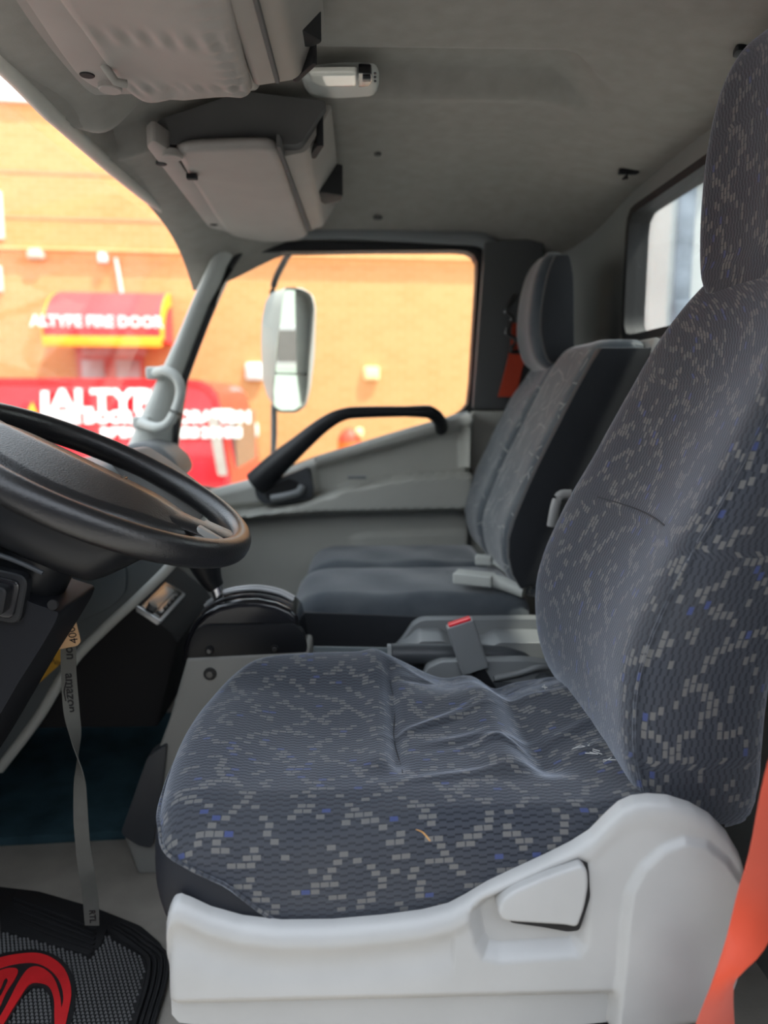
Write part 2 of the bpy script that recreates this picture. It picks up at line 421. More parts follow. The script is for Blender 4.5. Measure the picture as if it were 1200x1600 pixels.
# ================================================================== STRUCTURE
def grid(name, x0, x1, y0, y1, nx, ny, zf, mat, parent=None, th=.02):
    V = []; FS = []
    for k in range(2):
        for i in range(nx + 1):
            for j in range(ny + 1):
                x, y = x0 + (x1 - x0) * i / nx, y0 + (y1 - y0) * j / ny
                V.append((x, y, zf(x, y) + k * th))
    N = ny + 1; S = (nx + 1) * N
    for i in range(nx):
        for j in range(ny):
            q = (i * N + j, (i + 1) * N + j, (i + 1) * N + j + 1, i * N + j + 1)
            FS.append(q); FS.append(tuple(S + a for a in q[::-1]))
    rim = [i * N for i in range(nx + 1)] + [nx * N + j for j in range(1, N)] + [i * N + ny for i in range(nx - 1, -1, -1)] + [j for j in range(ny - 1, 0, -1)]
    for a, b in zip(rim, rim[1:] + rim[:1]): FS.append((a, b, S + b, S + a))
    return mesh(name, V, FS, mat, parent, ang=60)
tag(box('floor', (-.15, 1.36, -.012), (1.75, 1.66, .024), M['floor'], bev=.002), kind='structure')

def ceil_z(x, y):
    z = 1.462
    z -= .115 * sm((-.12 - x) / .36) ** 1.1
    z -= .055 * sm((x - .30) / .34)
    z -= .115 * abs((y - 1.35) / .82) ** 5
    # shallow recess around the dome lamp
    e = sm((.46 - x) / .14)
    yb = .10 * (1 - e)
    rec = sm((y - 1.262 - yb) / .028) * (1 - sm((y - 1.40 - yb * .5) / .045))
    z += .028 * rec * e - .006 * e * gs(y, 1.44 + yb * .5, .03)
    z -= .030 * gs(x, -.40, .05) * gs(y, 1.27, .045)
    return z
tag(grid('ceiling', -.475, .65, .52, 2.19, 110, 150, ceil_z, M['headliner']), kind='structure')
# outer roof skin so daylight does not leak along the edges
tag(grid('roof_skin', -.52, .70, .43, 2.25, 10, 10, lambda x, y: 1.51 - .05 * abs((y - 1.36) / .88) ** 4, M['roofpaint'], th=.012), kind='structure')
# windscreen header strip
hd = [P(u, v, y) for u, v, y in ((-40, 40, .95), (0, 92, 1.03), (50, 142, 1.12), (88, 182, 1.19), (108, 200, 1.235), (150, 238, 1.36), (200, 282, 1.54), (260, 330, 1.82), (330, 377, 2.19))]
hd = [Vector((-.5, .5, 1.32))] + hd
hdc = catmull(hd, 90, False)
tube('trim_1', [p + Vector((-.012, 0, .010)) for p in hdc], .014, M['grey_pl'], n=8)['kind'] = 'structure'
V = [tuple(p + Vector((-.004, 0, .006))) for p in hdc] + [(-.46 if p.x < -.46 else p.x + .02, p.y, ceil_z(max(-.46, p.x + .02), p.y) + .002) for p in hdc]
nH = len(hdc)
tag(mesh('trim_2', V + [(a, b, c + .012) for a, b, c in V],
    [(i, i + 1, nH + i + 1, nH + i) for i in range(nH - 1)] + [(2 * nH + i, 3 * nH + i, 3 * nH + i + 1, 2 * nH + i + 1) for i in range(nH - 1)], M['headliner']), kind='structure')

# passenger side wall with the window hole
DY = 2.16
win_px = [(268, 735), (271, 690), (285, 590), (307, 528), (332, 470), (356, 415), (372, 400), (395, 393), (450, 390), (600, 389), (715, 389), (738, 392), (748, 405), (748, 430), (744, 500), (738, 600), (734, 632), (722, 646), (700, 655), (640, 672), (560, 697), (485, 720), (430, 741), (380, 758), (335, 768), (290, 760)]
win = resample([Vector((P(u, v, DY).x, P(u, v, DY).z)) for u, v in win_px], 120)
wall_outer = [(-.98, -.02), (.60, -.02), (.60, 1.47), (-.37, 1.43), (-.385, 1.34), (-.64, .85), (-.68, .72), (-.98, .62)]
wo = match(win, wall_outer)
tag(ring('wall_right', wo, win, MXZ, DY + .03, DY + .06, M['b_pillar']), kind='structure')
tag(prism('window_1', [(p.x, p.y) for p in win], MXZ, DY + .040, DY + .045, M['glass']), kind='structure')
# B pillar, front face and lower half (two mouldings)
bp = [P(u, v, 2.13) for u, v in ((757, 378), (850, 372), (850, 640), (738, 640))]
prism('trim_3', [(p.x, p.z) for p in bp], MXZ, 2.125, 2.19, M['b_pillar'], bev=.008)['kind'] = 'structure'
bp = [P(u, v, 2.13) for u, v in ((737, 642), (850, 642), (850, 1000), (730, 1000))]
prism('trim_4', [(p.x, p.z) for p in bp], MXZ, 2.12, 2.19, M['grey_pl'], bev=.008)['kind'] = 'structure'

# rear wall with its window, rounded corner towards the passenger side
RX = .645
rw = rpoly(rect(.78, 1.06, 1.83, 1.348), .045, 8)
rw = resample(rw, 96)
ro = match(rw, rect(.45, -.02, 1.93, 1.47))
tag(ring('wall_rear', ro, rw, MYZ, RX, RX + .03, M['rear_panel']), kind='structure')
cr = []
for k in range(11):
    a = PI / 2 * k / 10; cr.append((RX - .125 + .125 * math.sin(a), 2.155 - .225 * (1 - math.cos(a)) * 1.0))
V = []; FS = []
for th in (0, .02):
    for z in (-.02, .5, 1.0, 1.47):
        for (x, y) in cr: V.append((x + th, y + th, z))
n_ = len(cr)
for s in range(2):
    for r_ in range(3):
        for i in range(n_ - 1):
            o_ = s * 4 * n_ + r_ * n_ + i; FS.append((o_, o_ + 1, o_ + n_ + 1, o_ + n_))
tag(mesh('wall_corner', V, FS, M['rear_panel'], ang=60), kind='structure')
w2 = thing('window_2', (RX, 1.3, 1.2), None, None, kind='structure')
o_ = [(c[0] + (c[0] - 1.29) * .026, c[1] + (c[1] - 1.207) * .09) for c in rw]
i_ = [(c[0] - (c[0] - 1.29) * .010, c[1] - (c[1] - 1.207) * .035) for c in rw]
ring('rubber_seal', o_, i_, MYZ, RX - .010, RX + .04, M['rubber'], w2)
o2 = [(c[0] + (c[0] - 1.29) * .055, c[1] + (c[1] - 1.207) * .19) for c in rw]
ring('window_surround', o2, o_, MYZ, RX - .006, RX + .01, M['rear_panel'], w2)
prism('pane', [(p.x, p.y) for p in rw], MYZ, RX + .012, RX + .016, M['glass'], w2)
# near side: sill, driver's B pillar stub behind the seat, roof rail
tag(box('trim_5', (-.1, .53, .02), (1.5, .09, .10), M['grey_pl'], bev=.012), kind='structure')
tag(box('trim_6', (.585, .53, .72), (.12, .09, 1.5), M['grey_pl'], bev=.02), kind='structure')
tag(box('trim_7', (.09, .50, 1.43), (1.1, .05, .09), M['grey_pl'], bev=.015), kind='structure')
# windscreen pane
hx = [(-.475, 1.345), (-.78, .74)]
wsV = []
for (x, z) in hx:
    for y in (.55, .95, 1.36, 1.77, 2.15): wsV.append((x - .04 * math.cos((y - 1.36) / .8 * PI / 2), y, z))
tag(mesh('window_3', wsV + [(a - .005, b, c) for a, b, c in wsV], [(i, i + 1, 6 + i, 5 + i) for i in range(4)] + [(10 + i, 15 + i, 16 + i, 11 + i) for i in range(4)], M['glass_ws']), kind='structure')
# front bulkhead and the driver's front quarter
tag(box('wall_front', (-1.0, 1.36, .36), (.03, 1.66, .76), M['dark_pl'], bev=.004), kind='structure')
ap = [(-.80, -.02), (-.98, -.02), (-.98, .8), (-.80, .8)]
tag(prism('wall_left', ap, MXZ, .50, .55, M['dark_pl'], bev=.004), kind='structure')
tube('trim_8', [(-.50, .52, 1.36), (-.68, .52, 1.05), (-.83, .53, .75)], .035, M['pillar'])['kind'] = 'structure'

# A pillar trim on the passenger side
apx = [((342, 378), (372, 392)), ((325, 415), (356, 418)), ((300, 470), (328, 478)), ((275, 530), (304, 540)), ((247, 590), (282, 600)), ((225, 640), (273, 650)), ((205, 685), (270, 700)), ((188, 730), (268, 740))]
secs = []
for (a, b) in apx:
    a3, b3 = P(*a, 2.10), P(*b, 2.13)
    a4, b4 = a3 + Vector((-.01, .07, 0)), b3 + Vector((.0, .055, 0)); m_ = (a3 + b3) / 2 + Vector((0, -.022, 0))
    secs.append(catmull([a4, a3, m_, b3, b4], 16, False) + [b4 + Vector((0, .02, 0)), a4 + Vector((0, .02, 0))])
tag(loft('trim_9', secs, M['pillar'], ang=50), kind='structure')
tube('trim_10', [P(*b, 2.132) + Vector((.006, 0, 0)) for a, b in apx], .010, M['rubber'], n=8)['kind'] = 'structure'
gh = thing('grab_handle', P(250, 620, 2.06), 'grey curved grab handle fixed on the far windscreen pillar', 'handle')
gp = catmull([P(243, 583, 2.085), P(258, 579, 2.05), P(276, 590, 2.04), P(282, 612, 2.04), P(275, 640, 2.04), P(262, 662, 2.04), P(245, 668, 2.045), P(220, 660, 2.08)], 40, False)
tube('grip', gp, .0135, M['pillar'], gh, n=12)
for q in ((243, 583, 2.092), (222, 660, 2.092)):
    c = P(*q); box('mount', (c.x, c.z, c.y), (.05, .035, .03), M['pillar'], gh, .01, 3, MXZ)

# ================================================================== PASSENGER DOOR
door = thing('door_1', (0, 2.14, 0), None, None, kind='structure')
def pxf(pts, Y):
    q = [P(u, v, Y) for u, v in pts]; xs = [p.x for p in q]; zs = [p.z for p in q]
    return lambda x: lin(x, xs, zs)
PY_ = 2.11
sill = pxf([(255, 792), (300, 775), (345, 762), (400, 748), (430, 741), (485, 719), (560, 696), (640, 672), (700, 655), (728, 646)], PY_)
L1 = pxf([(255, 830), (330, 800), (400, 793), (470, 780), (540, 757), (590, 746), (640, 738), (735, 734)], PY_)
L2 = pxf([(255, 830), (345, 815), (500, 803), (735, 798)], PY_)
Lp = pxf([(255, 1100), (530, 840), (570, 832), (640, 829), (735, 826)], PY_)
Lb = pxf([(485, 733), (560, 712), (640, 690), (735, 662)], PY_)
xa, xb = P(255, 800, PY_).x, P(734, 700, PY_).x
xh = P(492, 760, PY_).x
def dd(x, z):
    d = .075 * sm((L1(x) - z) / .014) * sm((z - L2(x)) / .02)
    s = sm((x - xh) / .012)
    d += .030 * s * sm((z - Lb(x) + .006) / .016)
    d += .05 * sm((x - xb + .035) / .03) * sm((z - L1(x)) / .01) * .8
    d += .020 * (1 - s) * sm((z - L1(x)) / .02) * sm((sill(x) - z) / .02)
    d += .014 * sm((Lp(x) - z) / .010) * sm((x + .05) / .06)
    d += .02 * sm((.42 - z) / .25)
    return d
relief('door_panel', xa, xb, sill, lambda x: .03, PY_, dd, 2.165, M['grey_pl'], door, 170, 130, .008)
# glazing seal around the opening
o_ = match(win, [(p.x, p.y) for p in win]); cx = sum((p for p in win), Vector((0, 0))) / len(win)
wi = [p + (cx - p).normalized() * .006 for p in win]; wx = [p - (cx - p).normalized() * .020 for p in win]; wy = [p - (cx - p).normalized() * .045 for p in win]
ring('window_seal', wx, wi, MXZ, DY - .005, DY + .05, M['rubber'], door)
up_ = [k for k, p in enumerate(win) if p.y > .93 and p.x > -.36]
ups = sorted(up_, key=lambda k: (k - up_[0]) % 120)
path = [Vector((wy[k].x, 2.148, wy[k].y)) for k in up_]
tube('window_frame', path, .022, M['mid_pl'], door, n=10, flat=.8)
# sill garnish: pale blue-grey lip
tube('sill_lip', [P(u, v, 2.10) for u, v in ((492, 719), (560, 698), (640, 674), (700, 657), (732, 647))], .009, M['pillar'], door, n=8)
# arch handle
ga = catmull([P(400, 756, 2.075), P(430, 728, 2.06), P(470, 693, 2.045), P(505, 664, 2.04), P(535, 648, 2.035), P(570, 644, 2.035), P(660, 643, 2.035), P(675, 646, 2.04), P(686, 656, 2.06), P(690, 668, 2.09)], 60, False)
rr = [lin(k, [0, 8, 16, 30, 45, 55, 59], [.038, .034, .026, .0165, .0145, .020, .026]) for k in range(60)]
tube('pull_handle', ga, rr, M['black'], door, n=12, flat=.75)
# opening lever in its black bezel
hb = [P(u, v, 2.075) for u, v in ((398, 762), (440, 745), (482, 728), (490, 762), (488, 778), (440, 787), (412, 787), (402, 777))]
bez = prism('handle_bezel', rpoly([(p.x, p.z) for p in hb], .008, 4), MXZ, 2.062, 2.12, M['dark_pl'], door, .004)
hb = [P(u, v, 2.064) for u, v in ((412, 763), (452, 748), (466, 752), (472, 772), (432, 783), (418, 780))]
prism('handle_recess', rpoly([(p.x, p.z) for p in hb], .006, 4), MXZ, 2.0605, 2.075, M['matt_black'], bez)
tube('opening_lever', catmull([P(424, 779, 2.055), P(445, 775, 2.05), P(466, 769, 2.05), P(472, 760, 2.058)], 16, False), .011, M['mid_pl'], bez, n=10)
b_ = P(558, 748, 2.05); box('window_switch', (b_.x, b_.y, b_.z + .004), (.05, .02, .008), M['mid_pl'], door, .002)

# ================================================================== OVERHEAD
def visor(name, px, Z, lab, tilt=0, wr=False, par=None):
    ol = [Vector((PZ(u, v, Z).x, PZ(u, v, Z).y)) for u, v in px]
    ol = rpoly(ol, .03, 6); ol = resample(ol, 110)
    t = thing(name, (sum(p.x for p in ol) / 110, sum(p.y for p in ol) / 110, Z), lab, 'sun visor')
    y1 = max(p.y for p in ol); x0 = min(p.x for p in ol); x1 = max(p.x for p in ol)
    def top(a, b):
        h = .0
        if wr:
            h += .0026 * math.sin(a * 260 + 3 * math.sin(b * 20)) * gs(b, y1 - .055, .016) + .0026 * math.sin(b * 240 + a * 30) * gs(a, x1 - .03, .016)
            h += .0022 * math.sin(a * 230) * gs(b, y1 - .20, .02) + .004 * math.sin(a * 30 + 1) * math.sin(b * 14)
            h -= .006 * gs(a + (b - y1) * .4, x0 + .055, .012) * gs(b, y1 - .035, .03)
        else: h += .002 * math.sin(a * 24) * math.sin(b * 9)
        return h
    Mv = lambda a, b, c: Vector((a, b, Z - c))
    pillow('visor_pad', ol, top, [(.014, 0), (.007, .0015), (.002, .005), (0, .010), (.002, .015), (.008, .019)], Mv, M['visor'], t, n=40, ang=80)
    return t, x0, x1, y1
ov = thing('overhead_shelf', (-.25, .8, 1.37), 'grey overhead header shelf above the steering wheel with oval hole', 'shelf')
def shelf_prof(x0, x1, z0, zr, zt, y0, y1, par):
    pr = rpoly([(x0, z0), (x1 - .05, zr), (x1, zr + .018), (x1 + .015, zt), (x0 - .03, zt)], [.01, .015, .012, .01, .01], 5)
    return prism('shelf_body', pr, MXZ, y0, y1, M['header'], par, .010, 3)
# driver's shelf: pale rear lip, pocket, visor
prism('shelf_body', rpoly([(-.425, 1.362), (-.15, 1.372), (-.14, 1.44), (-.435, 1.42)], .012, 4), MXZ, .62, 1.20, M['header'], ov, .012, 3)
lipq = [(392, -20, 1.36), (398, 128, 1.36), (425, 132, 1.362), (452, 112, 1.375), (490, 55, 1.40), (470, -20, 1.40)]
lq = [PZ(a, b, c) for a, b, c in lipq]
prism('rear_lip', rpoly([(-.150, 1.352), (-.088, 1.362), (-.045, 1.43), (-.16, 1.43)], [.012, .012, .008, .008], 5), MXZ, .62, 1.13, M['header'], ov, .012, 3)
prism('lip_groove', [(-.118, 1.352), (-.112, 1.352), (-.112, 1.40), (-.118, 1.40)], MXZ, .64, 1.12, M['header_dark'], ov, .001, 1)
c = PZ(478, 32, 1.405); prism('pocket_opening', rpoly([(c.x - .03, c.y - .05), (c.x + .022, c.y + .012), (c.x + .004, c.y + .03), (c.x - .024, c.y + .022)], .008, 4), MXY, 1.385, 1.44, M['matt_black'], ov, .002)
c = PZ(473, 83, 1.395); prism('slot_hole', rpoly([(c.x - .018, c.y + .03), (c.x + .016, c.y - .03), (c.x + .022, c.y - .026), (c.x - .010, c.y + .034)], .004, 3), MXY, 1.37, 1.43, M['matt_black'], ov, .001)
# front strip under the driver's shelf
fs = [PZ(u, v, 1.352) for u, v in ((-5, -60), (40, 0), (90, 75), (122, 118), (150, 138), (190, 147), (200, 120), (160, 60), (110, -60))]
prism('mount_strip', rpoly([(p.x, p.y) for p in fs], .02, 4), MXY, 1.350, 1.39, M['visor'], ov, .005)
c = PZ(136, 117, 1.350); cyl('hole_plug', (c.x, c.y, 1.3485), (0, 0, 1), .010, .006, M['matt_black'], ov, 20)
t, x0, x1, y1 = visor('sun_visor', [(60, -90), (85, 0), (150, 92), (200, 150), (225, 163), (398, 157), (385, 110), (335, -90)], 1.345, 'wrinkled grey sun visor over the steering wheel', wr=True)
c = PZ(180, 120, 1.34); tube('hinge_arm', [(c.x - .012, c.y - .008, 1.352), (c.x, c.y, 1.334), (c.x + .012, c.y + .008, 1.334)], .006, M['header'], t, n=8)
c = PZ(172, 135, 1.348); cyl('hinge_boss', (c.x, c.y, 1.352), (0, 0, -1), .016, .010, M['visor'], t, 20)
c = PZ(200, 172, 1.375)
gxc = (ceil_z(c.x + .01, c.y) - ceil_z(c.x - .01, c.y)) / .02; gyc = (ceil_z(c.x, c.y + .01) - ceil_z(c.x, c.y - .01)) / .02
tag(prism('blank_cover', rpoly(rect(c.x - .026, c.y - .024, c.x + .026, c.y + .024), .005, 3), lambda a, b, d: Vector((a, b, ceil_z(c.x, c.y) + (a - c.x) * gxc + (b - c.y) * gyc + d)), -.008, .008, M['header'], bev=.003), 'small square grey cover plate on the headliner between the two visors', 'cover plate')

po = thing('overhead_shelf', (-.2, 1.7, 1.33), 'grey overhead header shelf on the passenger side with end panel coloured dark for its shade', 'shelf')
Y0, Y1_ = 1.41, 2.08
prism('shelf_body', rpoly([(-.365, 1.350), (-.125, 1.358), (-.105, 1.372), (-.062, 1.435), (-.365, 1.39)], [.014, .012, .01, .01, .01], 5), MXZ, Y0, Y1_, M['header'], po, .012, 3)
prism('end_panel', rpoly([(-.370, 1.352), (-.105, 1.354), (-.055, 1.425), (-.20, 1.440), (-.35, 1.392)], .012, 5), MXZ, Y0 - .03, Y0 + .02, M['header_dark'], po, .010, 3)  # near end face coloured dark, its shade put into the material
prism('rear_lip', rpoly([(-.142, 1.342), (-.095, 1.352), (-.048, 1.43), (-.15, 1.43)], [.008, .010, .008, .008], 5), MXZ, Y0 + .0, 2.0, M['header'], po, .008, 3)
c = PZ(492, 204, 1.395); prism('slot_hole', rpoly([(c.x - .016, c.y + .04), (c.x + .006, c.y - .03), (c.x + .018, c.y - .03), (c.x - .002, c.y + .045)], .006, 4), MXY, 1.36, 1.42, M['matt_black'], po, .001)
c = PZ(512, 300, 1.37); prism('clip_bracket', rpoly([(c.x - .05, c.y - .06), (c.x + .035, c.y - .01), (c.x + .028, c.y + .035), (c.x - .01, c.y + .07), (c.x - .03, c.y + .01)], .008, 4), MXY, 1.36, 1.425, M['matt_black'], po, .003)
fs = [PZ(u, v, 1.345) for u, v in ((228, 226), (240, 216), (268, 234), (290, 265), (350, 340), (372, 366), (350, 368), (325, 352))]
prism('mount_strip', rpoly([(p.x, p.y) for p in fs], .014, 4), MXY, 1.342, 1.375, M['visor'], po, .004)
for u, v in ((252, 256), (334, 351)):
    c = PZ(u, v, 1.342); cyl('hole_plug', (c.x, c.y, 1.3405), (0, 0, 1), .010, .006, M['matt_black'], po, 18)
t, x0, x1, y1 = visor('sun_visor', [(272, 238), (300, 233), (430, 230), (442, 250), (482, 372), (460, 378), (385, 381), (355, 366), (300, 290)], 1.338, 'smooth grey sun visor folded up on the passenger side')
c = PZ(270, 242, 1.338); cyl('hinge_boss', (c.x, c.y, 1.346), (0, 0, -1), .018, .014, M['visor'], t, 20)
c = PZ(300, 277, 1.333); box('clip', (c.x, c.y, 1.334), (.02, .014, .01), M['matt_black'], t, .002)
c = PZ(458, 310, 1.302); prism('visor_gap', [(PZ(u, v, 1.341).x, PZ(u, v, 1.341).y) for u, v in ((432, 228), (438, 228), (486, 360), (480, 362))], MXY, 1.339, 1.36, M['header_dark'], po, .001, 1)

# dome lamp
lz = 1.452
lm = thing('dome_lamp', (-.03, 1.36, lz), 'white dome lamp with a black switch in the middle of the ceiling', 'lamp')
lo = [Vector((PZ(u, v, lz).x, PZ(u, v, lz).y)) for u, v in ((470, 112), (530, 106), (586, 106), (593, 122), (588, 142), (530, 146), (484, 144), (474, 130))]
lo = resample(rpoly(lo, .015, 5), 70)
pillow('housing', lo, lambda a, b: .0, [(.010, 0), (.004, .003), (.0, .008), (0, .02)], lambda a, b, c: Vector((a, b, lz - .026 - c * -1 - 0.0)) if 0 else Vector((a, b, lz - .012 - c)), M['pillar'], lm, n=8)
# lens and switch sit on the lower face
le = [Vector((PZ(u, v, lz - .02).x, PZ(u, v, lz - .02).y)) for u, v in ((482, 121), (558, 120), (559, 142), (500, 143), (486, 136))]
pillow('lens', resample(rpoly(le, .008, 5), 50), lambda a, b: 0, [(.006, 0), (.002, .002), (0, .005), (0, .01)], lambda a, b, c: Vector((a, b, lz - .015 - c)), M['lens'], lm, n=6)
le = [Vector((PZ(u, v, lz - .02).x, PZ(u, v, lz - .02).y)) for u, v in ((560, 120), (580, 121), (582, 132), (576, 141), (560, 142))]
sw = prism('switch_well', rpoly([(p.x, p.y) for p in le], .004, 3), MXY, lz - .0140, lz - .0, M['gloss_black'], lm, .001)
c = PZ(573, 131, lz - .024); box('rocker', (c.x, c.y, lz - .016), (.014, .012, .006), M['dark_pl'], sw, .0015)
for k in range(3):
    c = PZ(586, 123 + 6 * k, lz - .02); cyl('pip', (c.x, c.y, lz - .0135), (0, 0, 1), .0022, .003, M['dark_pl'], lm, 8)

# coat hooks and trim buttons
def hook(u, v, lab, z=1.425):
    c = PZ(u, v, z); zz = ceil_z(c.x, c.y)
    t = thing('coat_hook', (c.x, c.y, zz), lab, 'hook')
    prism('hook_plate', rpoly([(-.022, -.014), (.026, -.010), (.024, .012), (-.016, .012)], .006, 3), lambda a, b, d: Vector((c.x + a, c.y + b, zz - d)), -.002, .006, M['black'], t, .001)
    tube('prong', [(c.x + .004, c.y, zz), (c.x, c.y, zz - .014), (c.x - .010, c.y - .004, zz - .018)], [.006, .005, .003], M['black'], t, n=8)
hook(980, 255, 'small black coat hook on the ceiling near the rear window corner')
hook(1168, 66, 'small black coat hook on the ceiling above the near headrest')
for u, v, r_, lab in ((590, 253, .008, 'small round trim button on the middle of the ceiling'), (590, 312, .012, 'flat oval trim button on the ceiling above the passenger window')):
    c = PZ(u, v, 1.44); tag(cyl('trim_button', (c.x, c.y, ceil_z(c.x, c.y) + .002), (0, 0, -1), r_, .007, M['header_dark'], None, 18), lab, 'button')

# ================================================================== DRIVER'S SEAT
seat = thing('driver_seat', (.05, 1.0, 0), 'nearest seat with dashed dark blue cloth and pale grey plastic side cover', 'seat')
cplan = [Vector((p[0], p[1])) for p in [(q.x, q.y) for q in catmull([(a, b, 0) for a, b in [(-.240, .80), (-.262, .92), (-.266, 1.06), (-.245, 1.17), (-.185, 1.255), (-.08, 1.283), (.1, 1.282), (.30, 1.27), (.375, 1.2), (.385, 1.01), (.375, .82), (.30, .757), (.1, .752), (-.12, .752), (-.205, .760)]], 220)]]
rnd = random.Random(2)
wr = [(rnd.uniform(.08, .33), rnd.uniform(.85, 1.22), rnd.uniform(-.6, .6), rnd.uniform(.03, .09), rnd.uniform(.006, .012), rnd.choice((-1, 1)) * rnd.uniform(.002, .0045)) for _ in range(16)]
def ctop(x, y):
    z = .462
    z += .016 * sm((y - 1.12) / .12) * (1 - sm((x - .0) / .14)) - .040 * sm((x - .02) / .16) * sm((y - 1.1) / .15)
    z -= .016 * gs(y, 1.0, .16) * sm((x + .22) / .12)
    z -= .016 * sm((.83 - y) / .08) * sm((.2 - x) / .3)
    z -= .012 * sm((-.17 - x) / .10)
    z -= .009 * gs(x, .045, .011) * sm((y - .86) / .05) * (1 - sm((y - 1.20) / .05))
    z += .006 * gs(x, .022, .02) * sm((y - .86) / .05)
    z -= .014 * gs(x, .235, .024) * sm((y - .84) / .06)
    z += .012 * gs(x, .185, .03) * sm((y - .84) / .06)
    z += .02 * sm((x - .26) / .1)
    for (a, b, th, L, s, h) in wr:
        dx, dy = x - a, y - b; p_, q_ = dx * math.cos(th) + dy * math.sin(th), -dx * math.sin(th) + dy * math.cos(th)
        z += h * math.exp(-(p_ / L) ** 2 - (q_ / s) ** 2)
    return z
cprof = [(.034, 0), (.028, .0012), (.021, .004), (.014, .0095), (.009, .017), (.005, .028), (.002, .042), (0, .062), (0, .085), (.004, .110), (.012, .130), (.03, .145)]
pillow('cushion', cplan, ctop, cprof, MXY, M['cloth'], seat, n=70, ang=None)
# smooth dark skirt wrapped around the front corner, its upper edge running down to the rear
def cside(i, drop):
    n = len(cplan); p = cplan[i]; t = cplan[(i + 1) % n] - cplan[i - 1]; nm_ = Vector((t.y, -t.x)).normalized()
    if (p + nm_ * .01 - Vector((.05, 1.01))).length < (p - Vector((.05, 1.01))).length: nm_ = -nm_
    ins = lin(drop, [d for _, d in cprof], [k for k, _ in cprof]); q = p - nm_ * ins
    return Vector((q.x, q.y, ctop(q.x, q.y) - drop)) + Vector((nm_.x, nm_.y, 0)) * .0022
idx = [i for i in range(220) if cplan[i].x < -.075]
idx = sorted(idx, key=lambda i: math.atan2(cplan[i].y - 1.01, cplan[i].x - .05) % (2 * PI))
sk = []
for i in idx:
    p = cplan[i]
    near = p.y < .80
    d0 = lin(p.x, [-.246, -.20, -.15, -.085, -.075], [.022, .036, .058, .115, .142]) if near else lin(p.y, [.79, .9, 1.25, 1.3], [.022, .04, .05, .142])
    sk.append([cside(i, d0 + (.144 - d0) * k / 8) for k in range(9)])
loft('front_skirt', sk, M['vinyl'], seat, cap=False, closed=False)
tube('skirt_seam', [s[0] for s in sk], .0022, M['cloth'], seat, n=6)
tube('cushion_seam', [(.047 + .003 * math.sin(y * 30), y, ctop(.047, y) - .0002) for y in np.linspace(.87, 1.2, 30)], .0010, M['vinyl'], seat, n=6)

# backrest
YC = 1.012
def brest(stations, yc, dish, n=72, back_r=.04):
    secs = []
    for (z, xf, hw, th) in stations:
        fr = min(.045, th * .45)
        pts = rpoly([(xf, -hw), (xf, hw), (xf + th, hw * .93), (xf + th, -hw * .93)], [fr, fr, back_r, back_r], 7)
        pts = resample(pts, n)
        k0 = min(range(n), key=lambda k: (pts[k] - Vector((xf + th, 0))).length); pts = pts[k0:] + pts[:k0]
        L = []
        for p in pts:
            x = p.x
            if p.x < xf + th * .5 and abs(p.y) < hw: x += dish(z) * math.cos(PI / 2 * min(1, abs(p.y) / (hw * .86))) ** 1.4
            L.append(Vector((x, yc + p.y, z)))
        secs.append(L)
    return secs
bs = [(.405, .362, .20, .09), (.42, .348, .228, .12), (.46, .320, .244, .15), (.51, .303, .25, .165), (.56, .297, .252, .17), (.61, .298, .253, .172), (.66, .310, .253, .172), (.71, .330, .252, .17), (.76, .353, .251, .165), (.81, .380, .249, .16), (.86, .405, .246, .15), (.91, .429, .242, .142), (.95, .448, .236, .134), (.99, .466, .226, .128), (1.02, .480, .213, .122), (1.05, .494, .192, .117), (1.075, .506, .165, .112), (1.092, .515, .138, .10), (1.10, .522, .11, .08)]
zz = np.linspace(0, 1, 60)
def dens(st, n):
    z0, z1 = st[0][0], st[-1][0]; zs = [s[0] for s in st]; res = []
    P3 = catmull([(s[0], s[1], s[2]) for s in st], n, False); T3 = catmull([(s[0], s[3], 0) for s in st], n * 3, False)
    tz = [p.x for p in T3]; tt = [p.y for p in T3]
    return [(p.x, p.y, p.z, lin(p.x, tz, tt)) for p in P3]
dsh = lambda z: lin(z, [.42, .55, .75, .95, 1.08], [.004, .016, .030, .022, .004])
loft('backrest', brest(dens(bs, 70), YC, dsh, 96), M['cloth_v'], seat, ang=None)
# lumbar seam on the front face
tube('backrest_seam', [(.3556 + .0294 * math.cos(PI / 2 * min(1, abs(y - YC) / .216)) ** 1.4 - .0006, y, .765 - .0 * y) for y in np.linspace(YC - .13, YC + .13, 24)], .0009, M['seam'], seat, n=6)
# piping down the near front edge
pp = [(xf + .004, YC - hw + .010, z) for (z, xf, hw, th) in dens(bs, 40)[5:34]]
tube('side_piping', pp, .0016, M['cloth_v'], seat, n=6)
hs = [(z, x - .026, h, t) for z, x, h, t in [(1.055, .545, .085, .05), (1.065, .532, .112, .07), (1.09, .522, .122, .088), (1.13, .517, .125, .096), (1.19, .515, .126, .098), (1.26, .517, .123, .094), (1.32, .524, .116, .086), (1.36, .534, .106, .075), (1.388, .548, .090, .056), (1.400, .562, .07, .03)]]
loft('headrest', brest(dens(hs, 40), YC, lambda z: .006, 72, .03), M['cloth_v'], seat, ang=None)
box('seat_pedestal', (.09, 1.02, .13), (.50, .42, .26), M['matt_black'], seat, .01)
for y in (.83, 1.20): box('slide_rail', (.06, y, .275), (.56, .035, .03), M['steel'], seat, .004)
box('seat_pan', (.08, 1.02, .315), (.56, .46, .03), M['matt_black'], seat, .01)

